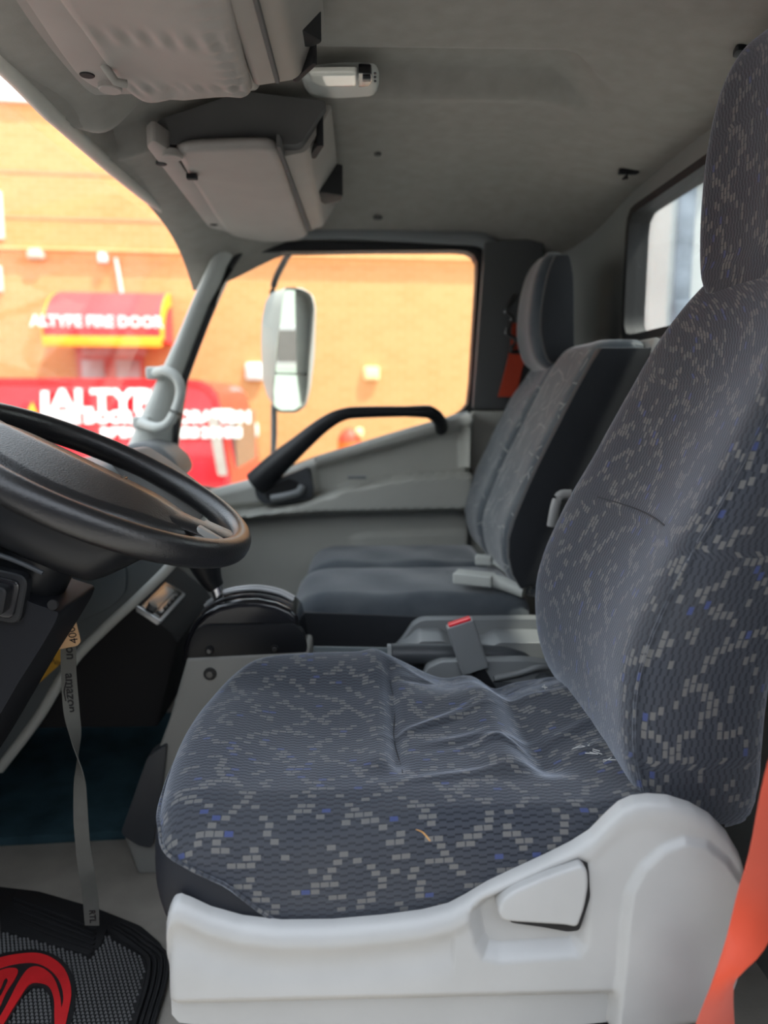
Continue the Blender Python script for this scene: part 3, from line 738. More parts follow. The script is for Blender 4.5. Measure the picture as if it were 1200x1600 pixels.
# pale plastic side cover with lever pocket and recliner boss
CY = .735
tpx = [(262, 1470), (264, 1430), (268, 1408), (275, 1396), (284, 1394), (300, 1400), (330, 1414), (380, 1428), (440, 1435), (520, 1434), (600, 1427), (660, 1419), (700, 1409), (725, 1396), (760, 1375), (800, 1356), (850, 1333), (890, 1313), (920, 1294), (945, 1268), (965, 1250), (985, 1241), (1010, 1238), (1040, 1240), (1075, 1251), (1105, 1268), (1130, 1293), (1147, 1322), (1156, 1355), (1159, 1390), (1156, 1430), (1150, 1470), (1142, 1500)]
ctopf = pxf(tpx, .752); bpx = [(262, 1560), (266, 1580), (280, 1596), (340, 1603), (700, 1607), (900, 1600), (1020, 1588), (1100, 1575), (1122, 1550), (1142, 1505)]
cbotf = pxf(bpx, .752)
X0, X1 = P(262, 1500, .745).x, P(1158, 1400, .745).x
def polyd(px, Y=CY):
    pl = [(P(u, v, Y).x, P(u, v, Y).z) for u, v in px]
    def f(x, z):                    # signed distance, + inside
        d = 1e9; ins = False; n = len(pl)
        for i in range(n):
            ax, az = pl[i]; bx, bz = pl[(i + 1) % n]
            ex, ez = bx - ax, bz - az; t = max(0, min(1, ((x - ax) * ex + (z - az) * ez) / (ex * ex + ez * ez)))
            d = min(d, math.hypot(x - ax - ex * t, z - az - ez * t))
            if (az > z) != (bz > z) and x < ax + (z - az) / (bz - az) * ex: ins = not ins
        return d if ins else -d
    return f
pocket = polyd([(726, 1425), (748, 1402), (800, 1380), (860, 1352), (905, 1334), (925, 1345), (928, 1400), (922, 1480), (908, 1500), (780, 1509), (752, 1503), (738, 1480)])
boss = polyd([(945, 1640), (962, 1520), (968, 1440), (975, 1390), (995, 1350), (1030, 1318), (1068, 1303), (1105, 1310), (1140, 1338), (1175, 1390), (1175, 1640)])
panel = polyd([(250, 1556), (900, 1556), (940, 1545), (955, 1520), (958, 1440), (965, 1380), (980, 1350), (960, 1300), (870, 1335), (740, 1400), (700, 1425), (500, 1446), (330, 1430), (250, 1405)])
hole = polyd([(780, 1445), (800, 1420), (905, 1342), (926, 1360), (915, 1420), (905, 1455), (885, 1458), (800, 1450)])
def cdep(x, z):
    d = .0
    d -= .016 * sm(pocket(x, z) / .020)
    d += .007 * sm(boss(x, z) / .010)
    lowz = lin(x, [X0, X1], [.272, .262])
    d -= .020 * sm((P(600, 1552, CY).z - z) / .03) * (1 - sm(boss(x, z) / .01))
    e = ctopf(x) - z
    d += .004 * gs(e, .018, .012) * (1 if x < .12 else .4) - .004 * gs(e, .05, .02) * (1 if x < .1 else 0)
    return d
relief('side_cover', X0, X1, ctopf, cbotf, CY, cdep, .7505, M['white_pl'], seat, 260, 120, .012, 80)
# lever hole and recline lever
hp = [P(u, v, CY) for u, v in ((784, 1430), (800, 1444), (850, 1451), (888, 1458), (906, 1456), (915, 1430), (926, 1395), (930, 1362), (917, 1344), (902, 1346), (800, 1390))]
prism('lever_opening', rpoly([(p.x, p.z) for p in hp], .004, 3), MXZ, CY + .0015, CY + .03, M['matt_black'], seat, .001)
lev = [P(u, v, CY) for u, v in ((775, 1416), (782, 1398), (800, 1384), (850, 1362), (905, 1343), (914, 1352), (916, 1375), (910, 1410), (899, 1441), (880, 1437), (800, 1432), (782, 1430))]
prism('recline_lever', rpoly([(p.x, p.z) for p in lev], .008, 5), MXZ, CY - .010, CY + .014, M['white_pl'], seat, .007, 4, 60)
# rear, black fabric-covered foot behind the cover
box('hinge_plate', (.40, .80, .40), (.05, .02, .22), M['matt_black'], seat, .006)

# frayed threads along the crease
rt = random.Random(7)
for (u, v) in ((938, 1188), (930, 1196), (902, 1172), (915, 1178), (952, 1210), (845, 1082)):
    q = PZ(u, v, .452); q.z = max(q.z, ctop(q.x, q.y)) + .004
    tube('loose_thread', [q + Vector((rt.uniform(-.012, .012), rt.uniform(-.012, .012), rt.uniform(0, .006))) for _ in range(4)], .0006, M['thread'], seat, n=5)
# driver's buckle
bk = thing('belt_buckle', P(742, 1045, 1.30), 'dark grey seat belt buckle with red release button', 'buckle')
q0, q1 = P(718, 972, 1.30), P(742, 1046, 1.30)
ax_ = (q0 - q1).normalized(); sx_ = Vector((ax_.z, 0, -ax_.x)); 
Mb = frame(q1, sx_, Vector((0, 1, 0)), ax_); Lb_ = (q0 - q1).length
prism('buckle_body', rpoly(rect(-.026, -.014, .026, .014), .006, 4), Mb, 0, Lb_, M['mid_pl'], bk, .004, 3)
prism('release_button', rpoly(rect(-.021, -.010, .021, .010), .004, 4), Mb, Lb_ - .006, Lb_ + .0035, M['red_btn'], bk, .002, 2)
tube('stalk', [Mb(.004, 0, .002), Mb(.012, 0, -.04), Mb(.03, 0, -.10)], .013, M['black'], bk, n=10, flat=.5)

q = PZ(650, 1302, .452); q2 = PZ(672, 1322, .452)
for k_ in (q, q2): k_.z = ctop(k_.x, k_.y) + .003
tag(tube('dry_straw', catmull([q, q.lerp(q2, .5) + Vector((0, 0, .003)), q2], 8, False), [.0003, .0004, .0005, .0006, .0007, .0007, .0008, .0006], M['straw'], None, n=6), 'tiny orange bit of straw lying on the nearest seat cushion', 'straw')
# seat belt hanging at the near side
blt = thing('seat_belt', (.40, .66, .25), 'orange seat belt hanging beside the nearest seat', 'seat belt')
bpts = [((1440, 420), (1520, 425)), ((1390, 620), (1470, 630)), ((1310, 860), (1388, 880)), ((1240, 1060), (1318, 1080)), ((1196, 1210), (1270, 1230)), ((1172, 1330), (1245, 1370)), ((1152, 1400), (1215, 1440)), ((1135, 1470), (1190, 1490)), ((1112, 1540), (1152, 1528)), ((1100, 1570), (1146, 1552)), ((1085, 1610), (1148, 1610)), ((1070, 1660), (1150, 1670)), ((1060, 1760), (1140, 1770)), ((1058, 1860), (1130, 1866))]
secs = []
bl = catmull([tuple(P(*a, .66 + .012 * math.sin(k * 1.3) - .04 * sm((3 - k) / 3) - .05 * sm((k - 11) / 3))) for k, (a, b) in enumerate(bpts)], 70, False); br = catmull([tuple(P(*b, .665 + .02 * math.cos(k * 1.2) - .04 * sm((3 - k) / 3) - .05 * sm((k - 11) / 3))) for k, (a, b) in enumerate(bpts)], 70, False)
for a, b in zip(bl, br):
    d_ = Vector((0, .0014, 0)); secs.append([a, a.lerp(b, .33) - d_ * 2, a.lerp(b, .66) - d_ * 2, b, b + d_, a.lerp(b, .5) + d_, a + d_])
loft('webbing', secs, M['belt'], blt)
q = (bl[0] + br[0]) / 2; box('upper_anchor', (q.x, q.y - .02, q.z), (.09, .05, .05), M['dark_pl'], blt, .008)
q = (bl[-1] + br[-1]) / 2; box('lower_anchor', (q.x, q.y - .005, q.z - .01), (.06, .03, .06), M['steel'], blt, .006)

# ================================================================== PASSENGER BENCH
ps = thing('passenger_seat', (.2, 1.8, .1), 'far passenger bench seat in dusty grey blue velour with headrest', 'seat')
def seatpad(name, x0, x1, y0, y1, zt, mat, fr=.06, hump=.006):
    ol = resample(rpoly([Vector(p) for p in rect(x0, y0, x1, y1)], [fr, .03, .03, fr], 8), 110)
    def tp(a, b): return zt + hump * math.cos((b - (y0 + y1) / 2) / (y1 - y0) * PI) - .012 * sm((x0 + .08 - a) / .08) + .003 * math.sin(a * 31) * math.sin(b * 23)
    return pillow(name, ol, tp, [(.04, 0), (.03, .002), (.018, .008), (.008, .02), (.002, .036), (0, .055), (.0, .085), (.012, .105)], MXY, mat, ps, n=24, ang=None)
seatpad('cushion', -.155, .36, 1.50, 1.81, .505, M['velour_p'])
seatpad('cushion', -.145, .33, 1.80, 2.08, .507, M['velour_p'], .06, .004)
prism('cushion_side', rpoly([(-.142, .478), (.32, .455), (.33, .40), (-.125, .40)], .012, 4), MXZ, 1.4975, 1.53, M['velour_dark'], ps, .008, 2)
box('seat_box', (.12, 1.80, .2), (.42, .48, .40), M['matt_black'], ps, .01)
pb = [(.50, .345, .235, .08), (.53, .312, .255, .11), (.57, .295, .262, .125), (.63, .290, .265, .13), (.70, .312, .265, .13), (.78, .345, .265, .13), (.86, .383, .264, .13), (.93, .417, .262, .128), (.98, .443, .256, .125), (1.01, .460, .245, .12), (1.028, .475, .225, .105), (1.036, .492, .20, .08)]
def half(st, a, b, dy): return [(z, xf + dx_, (b - a) / 2 * min(1, hw / .26), th) for (z, xf, hw, th) in st for dx_ in (dy,)]
pst = dens(pb, 50)
loft('backrest', brest(half(pst, 1.50, 1.815, .004), 1.6575, lambda z: .004, 80, .03), M['velour'], ps, ang=None)
pst2 = [(z - .02 * sm((z - .9) / .1), xf, hw, th) for z, xf, hw, th in pst]
loft('backrest', brest(half(pst2, 1.80, 2.085, -.002), 1.9425, lambda z: .003, 80, .03), M['velour'], ps, ang=None)
sidep = [(xf + .012, z) for z, xf, hw, th in pst[3:46:3]] + [(xf + th + .002, z) for z, xf, hw, th in pst[45:3:-3]]
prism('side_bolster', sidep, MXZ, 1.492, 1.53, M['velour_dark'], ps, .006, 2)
ph = [(z, x + .004, h * .94, t * .9) for z, x, h, t in [(.985, .455, .09, .07), (1.01, .425, .105, .10), (1.06, .408, .112, .115), (1.12, .405, .112, .115), (1.18, .412, .108, .104), (1.22, .422, .10, .088), (1.25, .436, .086, .066), (1.268, .452, .06, .035)]]
secs = brest(dens(ph, 36), 1.925, lambda z: .004, 64, .03)
hr = loft('headrest', secs, M['velour_p'], ps, ang=None)
for y in (1.812,):
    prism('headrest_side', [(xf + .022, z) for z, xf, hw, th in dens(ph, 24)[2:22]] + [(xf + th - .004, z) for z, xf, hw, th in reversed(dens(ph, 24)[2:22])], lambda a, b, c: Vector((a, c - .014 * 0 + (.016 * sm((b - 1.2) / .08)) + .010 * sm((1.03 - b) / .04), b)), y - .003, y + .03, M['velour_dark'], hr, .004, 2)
c = P(1012, 545, 1.55); prism('back_cover', rpoly([(c.x - .01, c.z + .02), (c.x + .012, c.z + .01), (c.x - .02, c.z - .12), (c.x - .035, c.z - .11)], .006, 3), MXZ, 1.49, 1.60, M['white_pl'], ps, .004)
lv = catmull([P(862, 822, 1.46), P(868, 790, 1.455), P(876, 774, 1.455), P(892, 772, 1.455)], 20, False)
tube('tilt_lever', lv, .010, M['white_pl'], ps, n=10, flat=.7)
for q in ((742, 926, 1.56, 'pale grey belt buckle lying on the middle passenger cushion', .045), (757, 893, 1.74, 'small pale belt buckle tucked at the rear of the passenger cushion', .022)):
    c = P(q[0], q[1], q[2]); L = q[4]
    t = thing('belt_buckle', (c.x, c.y, .50), q[3], 'buckle')
    Mq = frame((c.x, c.y, .520), Vector((.93, -.36, -.02)).normalized(), Vector((.36, .93, 0)).normalized(), Vector((0, 0, 1)))
    prism('buckle_body', rpoly(rect(-L, -L * .55, L * .9, L * .55), .006, 4), Mq, .0, .024, M['pillar'], t, .007, 3)
    tube('strap', [Mq(L * .8, 0, .012), Mq(L * 1.5, -.005, .006), Mq(L * 2.4, -.012, -.003)], .015 if L > .03 else .008, M['pillar'], t, n=8, flat=1, ref=(0, 0, 1))
# passenger belt on the pillar behind the headrest
pbt = thing('seat_belt', (.40, 2.1, .9), 'dark orange seat belt on the far pillar behind the headrest', 'seat belt')
secs = []
for (a, b) in (((800, 505), (830, 505)), ((798, 540), (825, 540)), ((790, 575), (818, 570)), ((778, 620), (806, 620))):
    a, b = P(*a, 2.112), P(*b, 2.112); d_ = Vector((0, .003, 0)); secs.append([a, b, b + d_, a + d_])
loft('webbing', secs, M['belt'], pbt, ang=30)
lp = catmull([P(806, 462, 2.105), P(796, 475, 2.10), P(790, 487, 2.10), P(800, 498, 2.10), P(794, 512, 2.10), P(792, 522, 2.10), P(806, 532, 2.10), P(797, 548, 2.10), P(812, 550, 2.105)], 50, False)
tube('belt_guide', lp, .006, M['steel'], pbt, n=8)

# ================================================================== CENTRE CONSOLE TRAY
tr = thing('centre_tray', (.2, 1.39, .30), 'grey storage tray with cup recess between the two seats', 'tray')
def tray_z(x, y):
    return 0
pr = [P(u, v, 1.46) for u, v in ((606, 1024), (628, 1002), (646, 975), (660, 968), (860, 966), (860, 1100), (560, 1100))]
prism('tray_wall', rpoly([(p.x, p.z) for p in pr], [.004, .01, .01, .01, .004, .002, .002], 4), MXZ, 1.455, 1.485, M['mid_pl'], tr, .005, 3)
pr2 = [P(u, v, 1.41) for u, v in ((600, 1030), (640, 1006), (655, 992), (690, 992), (705, 1002), (760, 1003), (775, 994), (850, 994), (850, 1100), (560, 1100))]
prism('tray_body', rpoly([(p.x, p.z) for p in pr2], .008, 4), MXZ, 1.372, 1.46, M['mid_pl'], tr, .005, 3)
pr3 = [P(u, v, 1.30) for u, v in ((668, 1046), (690, 1036), (820, 1034), (870, 1040), (870, 1110), (640, 1110))]
prism('tray_rim', rpoly([(p.x, p.z) for p in pr3], .008, 4), MXZ, 1.305, 1.335, M['mid_pl'], tr, .006, 3)
pr4 = [P(u, v, 1.40) for u, v in ((510, 1017), (620, 1019), (640, 1024), (860, 1030), (860, 1120), (510, 1120))]
prism('tray_floor', [(p.x, p.z - .012) for p in pr4], MXZ, 1.30, 1.455, M['dark_pl'], tr, .004)
c = P(690, 978, 1.43); ce = [(c.x + .05 * math.cos(a) , 1.452 + .02 * math.sin(a)) for a in np.linspace(0, 2 * PI, 24, endpoint=False)]
pb_ = thing('parking_brake_lever', P(600, 1024, 1.33), 'charcoal parking brake lever lying flat in the centre tray', 'lever')
gpt = [P(545, 1020, 1.35), P(606, 1022, 1.35), P(612, 1022, 1.35), P(680, 1022, 1.35), P(760, 1022, 1.35), P(812, 1026, 1.35), P(824, 1030, 1.35)]
tube('lever_grip', catmull(gpt[2:], 30, False), [lin(k, [0, 15, 25, 29], [.020, .020, .015, .008]) for k in range(30)], M['dark_pl'], pb_, n=14)
tube('lever_shaft', [P(490, 1020, 1.35), P(606, 1022, 1.35)], .013, M['dash'], pb_, n=12)
tube('collar', [P(605, 1022, 1.35), P(611, 1022, 1.35)], .0195, M['mid_pl'], pb_, n=14)
c = P(850, 1062, 1.31); 
strap_end = catmull([P(772, 1060, 1.30), P(810, 1052, 1.30), P(842, 1043, 1.30), P(870, 1046, 1.31)], 20, False)
tube('anchor_strap', strap_end, .006, M['mid_pl'], tr, n=8)
cyl('pivot_knob', P(850, 1066, 1.30), (0, -1, 0), .02, .03, M['dark_pl'], tr, 20)

# ================================================================== GEAR CONSOLE
gc = thing('gear_console', (-.25, 1.38, 0), 'warm grey gear selector pedestal in front of the nearest seat', 'console')
base = [P(u, v, 1.33) for u, v in ((291, 1030), (482, 1021), (490, 1190), (300, 1260))]
bx = [(base[0].x, base[0].z), (base[1].x, base[1].z), (base[1].x + .02, .05), (base[1].x + .02, .0)]
fl = [P(u, v, 1.33) for u, v in ((262, 1130), (232, 1210), (205, 1275), (190, 1305))]
bx = [(base[1].x, base[1].z), (base[1].x + .03, -.0), (-.44, 0), ] + [(p.x, p.z) for p in reversed(fl)] + [(base[0].x, base[0].z)]
gbm = plain('pedestal_grey_plastic', (.27, .268, .25), .5, .15, 700, .0004, .06, 6)
prism('pedestal', bx, MXZ, 1.335, 1.448, gbm, gc, .008, 3)
def screwhole(u, v, Y, r, par, mat):
    c = P(u, v, Y); o = cyl('screw_recess', c + Vector((0, .001, 0)), (0, -1, 0), r, .003, mat, par, 24)
    cyl('screw', c + Vector((0, -.001, 0)), (0, -1, 0), r * .55, .004, M['steel'], o, 16)
screwhole(328, 1053, 1.333, .012, gc, M['black'])
tp = [P(u, v, 1.38) for u, v in ((290, 1031), (292, 1005), (298, 985), (309, 965), (325, 949), (345, 938), (375, 931), (405, 930), (435, 936), (457, 946), (468, 956), (474, 985), (480, 1022))]
prism('selector_housing', [(p.x, p.z) for p in tp], MXZ, 1.345, 1.455, M['gloss_black'], gc, .014, 4, 50)
lo2 = [P(u, v, 1.334) for u, v in ((291, 1030), (296, 1004), (304, 985), (320, 978), (460, 976), (474, 990), (480, 1021))]
prism('side_plate', rpoly([(p.x, p.z) for p in lo2], .008, 4), MXZ, 1.338, 1.36, M['black'], gc, .004, 2)
screwhole(327, 1017, 1.336, .008, gc, M['matt_black']); screwhole(429, 1014, 1.336, .008, gc, M['matt_black'])
for k, (Yq, r_) in enumerate(((1.372, .0045), (1.405, .004), (1.425, .004))):
    arc = [P(u, v - (3 if k else 0) - 1, 1.39) for u, v in ((318, 956), (345, 938), (375, 931), (405, 930), (435, 936), (457, 947))]
    tube('gate_rail', [Vector((p.x, Yq, p.z + .002)) for p in catmull(arc, 30, False)], r_, M['silver'] if k else M['gloss_black'], gc, n=8)
arc = [P(u, v - 2, 1.40) for u, v in ((322, 953), (345, 938), (375, 931), (405, 930), (435, 936), (455, 946))]
tube('gate_slot', [Vector((p.x, 1.415, p.z + .001)) for p in catmull(arc, 30, False)], .006, M['matt_black'], gc, n=8)
c0, c1 = P(345, 940, 1.40), P(336, 912, 1.40)
cyl('selector_shaft', c0, c1 - c0, .0125, (c1 - c0).length, M['chrome'], gc, 24)
kb = [P(338, 918, 1.40), P(330, 905, 1.40), P(322, 885, 1.40), P(314, 850, 1.40)]
tube('selector_knob', catmull(kb, 14, False), [.016, .018, .02, .022, .024, .026, .028, .03, .032, .033, .034, .033, .03, .02], M['black'], gc, n=16)
ft = [P(u, v, 1.33) for u, v in ((232, 1180), (262, 1160), (255, 1225), (240, 1322), (218, 1318), (190, 1300))]
prism('pedestal_dark_tip', rpoly([(p.x, p.z) for p in ft], .01, 3), MXZ, 1.322, 1.36, M['dark_pl'], gc, .006)  # dark plate over the pedestal's lower tip

# ================================================================== DASHBOARD
da = thing('dashboard', (-.75, 1.36, .3), 'grey dashboard under the windscreen with dark lower panels', 'dashboard')
dt = [(-.98, .72), (-.70, .765), (-.64, .755), (-.605, .72), (-.60, .66), (-.62, .60), (-.98, .55)]
prism('dash_top', rpoly(dt, .02, 4), MXZ, 1.30, 2.09, M['dash_top'], da, .03, 4)
prism('dash_body', rpoly([(-.98, .70), (-.56, .70), (-.545, .62), (-.60, .45), (-.98, .35)], .02, 4), MXZ, 1.42, 2.06, M['mid_pl'], da, .012, 3)
# far end cap beside the pillar
ec = [P(u, v, 2.0) for u, v in ((170, 735), (190, 700), (225, 688), (258, 694), (283, 715), (291, 738), (270, 752), (200, 760))]
prism('end_cap', rpoly([(p.x, p.z) for p in ec], .02, 5), MXZ, 1.93, 2.11, M['dash_top'], da, .02, 4)
# near end of the centre dash with its rounded pale edge
ne = [P(u, v, 1.40) for u, v in ((285, 860), (258, 892), (215, 934), (165, 980), (112, 1036), (62, 1118), (0, 1200), (-120, 1200), (-140, 850))]
prism('centre_panel', [(p.x, p.z) for p in ne], MXZ, 1.39, 1.45, M['dash'], da, .010, 3)
tube('panel_edge', catmull([p + Vector((0, -.004, 0)) for p in ne[0:7]], 50, False), .011, M['pillar'], da, n=10)
ld = [P(u, v, 1.388) for u, v in ((60, 985), (135, 968), (180, 945), (198, 925), (200, 900), (196, 880), (40, 880))]
prism('lid', rpoly([(p.x, p.z) for p in ld], .01, 4), MXZ, 1.382, 1.40, M['dash'], da, .004, 3)
# black centre stack
stk = [(-.41, .68), (-.475, .530), (-.385, .452), (-.372, .43), (-.42, .25), (-.98, .25), (-.98, .68)]
prism('centre_stack', stk, MXZ, 1.45, 1.80, M['matt_black'], da, .008, 2)
# instrument hood and vents seen through the wheel
prism('instrument_hood', rpoly([(-.98, .80), (-.60, .84), (-.54, .80), (-.52, .74), (-.56, .66), (-.98, .62)], .02, 4), MXZ, .80, 1.31, M['dark_pl'], da, .03, 4)
vt = [P(u, v, 1.28) for u, v in ((180, 706), (215, 700), (250, 722), (310, 768), (330, 800), (300, 815), (240, 780))]
prism('vent_housing', rpoly([(p.x, p.z) for p in vt], .01, 4), MXZ, 1.22, 1.34, M['dash_top'], da, .01, 3)
for k in range(4):
    u0 = 190 + k * 34; v0 = 704 + k * 22
    tube('vent_slat', [P(u0, v0, 1.215), P(u0 + 26, v0 + 20, 1.215)], .003, M['black'] if k % 2 else M['dash_top'], da, n=8)
rad = thing('radio', P(250, 945, 1.55), 'silver framed radio with glossy display on the black centre stack', 'radio')
A_, B_, D_ = P(250, 975, 1.45), P(290, 935, 1.66), P(210, 950, 1.45)
B_ = Vector((A_.x, B_.y, A_.z)); e1 = (B_ - A_); e2 = (D_ - A_); e3 = e1.cross(e2).normalized()
if e3.z < 0: e3 = -e3
Mr = frame(A_, e1.normalized(), e2.normalized(), e3); w1, w2_ = e1.length, e2.length
prism('bezel', rpoly(rect(0, 0, w1, w2_), .006, 4), Mr, -.006, .006, M['silver'], rad, .002, 2)
prism('face', rpoly(rect(.008, .007, w1 - .008, w2_ - .007), .004, 4), Mr, .0, .008, M['gloss_black'], rad, .002, 2)
prism('display', rpoly(rect(.04, w2_ * .40, w1 - .03, w2_ - .012), .003, 3), Mr, .004, .0092, M['lcd'], rad, .001, 1)
prism('trim_bar', rpoly(rect(.03, w2_ * .26, w1 - .05, w2_ * .36), .002, 3), Mr, .004, .0095, M['lcd'], rad, .001, 1)
for k in range(5):
    a = .04 + k * (w1 - .09) / 4; prism('preset_button', rect(a - .010, .011, a + .010, .011 + w2_ * .12), Mr, .004, .0105, M['silver'] if k in (0,) else M['dark_pl'], rad, .0012, 1)
prism('volume_knob', [(.022 + .010 * math.cos(a), w2_ * .55 + .010 * math.sin(a)) for a in np.linspace(0, 2 * PI, 18, endpoint=False)], Mr, .004, .018, M['dash_top'], rad, .001, 1)

# ================================================================== STEERING WHEEL
sw = thing('steering_wheel', (-.36, 1.02, .80), 'black grained leather steering wheel with padded hub', 'steering wheel')
T = .468; WC = Vector((-.3588, 1.02, .92 - .1115)); R = .2078
E1 = Vector((math.cos(T), 0, -math.sin(T))); E2 = Vector((0, 1, 0)); E3 = Vector((math.sin(T), 0, math.cos(T)))
Mw = frame(WC, E1, E2, E3)
secs = []
for k in range(120):
    a = 2 * PI * k / 120; c_, s_ = math.cos(a), math.sin(a)
    gr = .0012 * max(0, math.sin(a * 46)) * (1 if 0 else 0)
    secs.append([Mw((R + .0165 * math.cos(b)) * c_, (R + .0165 * math.cos(b)) * s_, .0185 * math.sin(b) + (-.0022 * (1 + math.sin(a * 60)) if math.sin(b) < -.3 else 0)) for b in np.linspace(0, 2 * PI, 20, endpoint=False)])
secs.append(secs[0])
loft('rim', secs, M['leather'], sw, cap=False, ang=None)
# hub pad: long teardrop towards the driver
ho = resample(catmull([(-.15, -.07, 0), (-.15, .07, 0), (-.07, .106, 0), (.02, .104, 0), (.095, .076, 0), (.142, .042, 0), (.150, 0, 0), (.142, -.042, 0), (.095, -.076, 0), (.02, -.104, 0), (-.07, -.106, 0)], 120), 120)
ho = [Vector((p.x, p.y)) for p in ho]
pillow('hub_pad', ho, lambda a, b: .014 - .020 * math.sqrt((b / .105) ** 2 + .004) - .010 * sm((a - .06) / .10), [(.016, 0), (.008, .002), (.002, .006), (0, .012), (.004, .05)], Mw, M['leather'], sw, n=30, ang=40)
# spokes
for ang_, L0, wd, mt in ((0, .11, .032, 'silver'), (PI, .06, .045, 'leather')):
    d1 = Vector((math.cos(ang_), math.sin(ang_))); d2 = Vector((-d1.y, d1.x)); ss = []
    for s in np.linspace(0, 1, 8):
        r0 = L0 + (R - L0 + .004) * s; hw = wd * (1 + .35 * (2 * s - 1) ** 2); zc = lin(s, [0, 1], [-.004, .002])
        ss.append([Mw(*(d1 * r0 + d2 * (hw * math.cos(b))), zc + .010 * math.sin(b)) for b in np.linspace(0, 2 * PI, 14, endpoint=False)])
    loft('spoke', ss, M[mt] if mt != 'silver' else M['leather'], sw)
for s in (-1, 1):
    pass
q = [(.150, -.030), (.150, .030), (.190, .036), (.192, -.036)]
prism('spoke_trim', rpoly(q, .006, 3), Mw, -.01, .0075, M['spoke_grey'], sw, .004, 2)
# emblem outline on the pad
prism('pad_mark', rect(.014, .035, .020, .062), Mw, -.01, .0065, M['gloss_black'], sw, .0008, 1)
prism('switch_panel', rpoly([(-.09, .060), (.05, .062), (.06, .076), (-.08, .082)], .006, 3), Mw, -.03, -.008, M['gloss_black'], sw, .002, 2)
# underside cover
uo = [Vector((p.x * .95 - .010, p.y * .80)) for p in ho]
pillow('underside_cover', uo, lambda a, b: .060 + .060 * sm((.115 - a) / .07), [(.05, 0), (.035, .003), (.018, .011), (.006, .024), (0, .04), (0, .055), (.0, .12)], lambda a, b, c: Mw(a, b, min(-.008, -c - .008)), M['black'], sw, n=16, ang=50)
cc = Mw(-.02, -.060, -.045); cyl('cover_hole', P(60, 835, .945), (0, -1, .3), .006, .006, M['matt_black'], sw, 16)
cyl('column_shaft', Mw(-.03, 0, -.095), -E3, .05, .10, M['black'], sw, 28)

# steering column shroud / knee panel with switch
kp = thing('column_shroud', (-.55, .95, .4), 'black steering column lower panel with a knob switch', 'column cover')
kpx = [(-170, 800), (0, 862), (60, 878), (108, 906), (146, 918), (140, 934), (120, 968), (88, 1018), (60, 1066), (20, 1135), (-40, 1230), (-190, 1250)]
kk = [P(u, v, 1.075) for u, v in kpx]
prism('shroud_body', rpoly([(p.x, p.z) for p in kk], .006, 3), MXZ, .95, 1.085, M['black_m'], kp, .012, 4)
se = catmull([P(-40, 856, .948), P(10, 872, .948), P(40, 884, .948), P(66, 896, .948)], 24, False)
tube('shroud_seam', [p + Vector((0, .002, 0)) for p in se], .0035, M['dark_pl'], kp, n=8)
bzc = P(4, 930, .945)
def rr_(w_, h_, r_): return rpoly(rect(-w_, -h_, w_, h_), r_, 6)
Mk = frame(bzc, Vector((1, 0, -.25)).normalized(), Vector((.25, 0, 1)).normalized(), Vector((0, -1, 0)))
prism('switch_bezel', rr_(.030, .034, .016), Mk, -.014, .006, M['black'], kp, .005, 3)
prism('switch_plate', rr_(.022, .026, .011), Mk, .0, .010, M['gloss_black'], kp, .003, 3)
prism('switch_knob', rr_(.014, .019, .009), Mk, .0, .026, M['black'], kp, .006, 3)
c = P(84, 944, .951); cyl('screw_hole', c, (0, -1, 0), .007, .005, M['matt_black'], kp, 16)

# ================================================================== LANYARD, TAG, STICKER
ly = thing('lanyard', (-.45, 1.12, .05), 'grey printed lanyard hanging down to the floor mat', 'lanyard')
lpx = [(107, 985, 12, 0), (107, 1040, 12, 0), (110, 1090, 11.5, 0), (113, 1120, 9.5, .2), (117, 1140, 5, .8), (119, 1153, 2.5, 1.35), (121, 1170, 4, 2.1), (124, 1200, 9, 2.75), (125, 1230, 11, 3.0), (127, 1290, 12, 3.14), (132, 1340, 12, 3.14), (137, 1370, 9, 3.5), (139, 1385, 5, 4.0), (142, 1410, 8, 3.4), (144, 1446, 13, 3.1)]
PPM = F / 1.13
secs = []
cen = catmull([tuple(P(u, v, 1.12)) for u, v, _, _ in lpx], 60, False)
ks = np.linspace(0, len(lpx) - 1, 60)
for p, k in zip(cen, ks):
    th = lin(k, range(len(lpx)), [q[3] for q in lpx]); h = .0118
    d = Vector((math.cos(th), math.sin(th), 0)); n_v = Vector((-math.sin(th), math.cos(th), 0)) * .0006
    secs.append([p - d * h - n_v, p + d * h - n_v, p + d * h + n_v, p - d * h + n_v])
loft('strap', secs, M['strap'], ly, ang=30)
DOWN = Matrix.Rotation(PI / 2, 4, 'Y') @ FACE
for body, (u, v), sz in (('amazon', (110.5, 1083), .021), ('zon', (110, 1016), .021)):
    c = P(u, v, 1.1185); text('print', body, c, DOWN, sz, M['ink'], ly, bold=.0004)
sm_ = catmull([P(103.5, 1066, 1.1182), P(100.5, 1080, 1.1182), P(103, 1095, 1.1182)], 12, False)
tube('print', sm_, .0011, M['ink'], ly, n=6)
c = P(144, 1432, 1.118); text('print', 'RTL', c, DOWN, .014, M['ink'], ly, bold=.0003)
tgq = [P(u, v, 1.105) for u, v in ((60, 966), (117, 966), (126, 1003), (121, 1009), (60, 1021))]
tg = prism('key_tag', rpoly([(p.x, p.z) for p in tgq], .003, 3), MXZ, 1.105, 1.107, M['tan'], None, 0)
tag(tg, 'tan card tag with handwritten number at the top of the lanyard', 'tag')
text('print', '4009', P(113, 988, 1.1045), Matrix.Rotation(-PI / 2 - .15, 4, 'Y') @ FACE, .018, M['ink'], tg)
stq = [P(u, v, 1.385) for u, v in ((56, 1030), (96, 1013), (97, 1035), (60, 1068))]
st = prism('warning_sticker', [(p.x, p.z) for p in stq], MXZ, 1.384, 1.3845, M['yellow'], da)
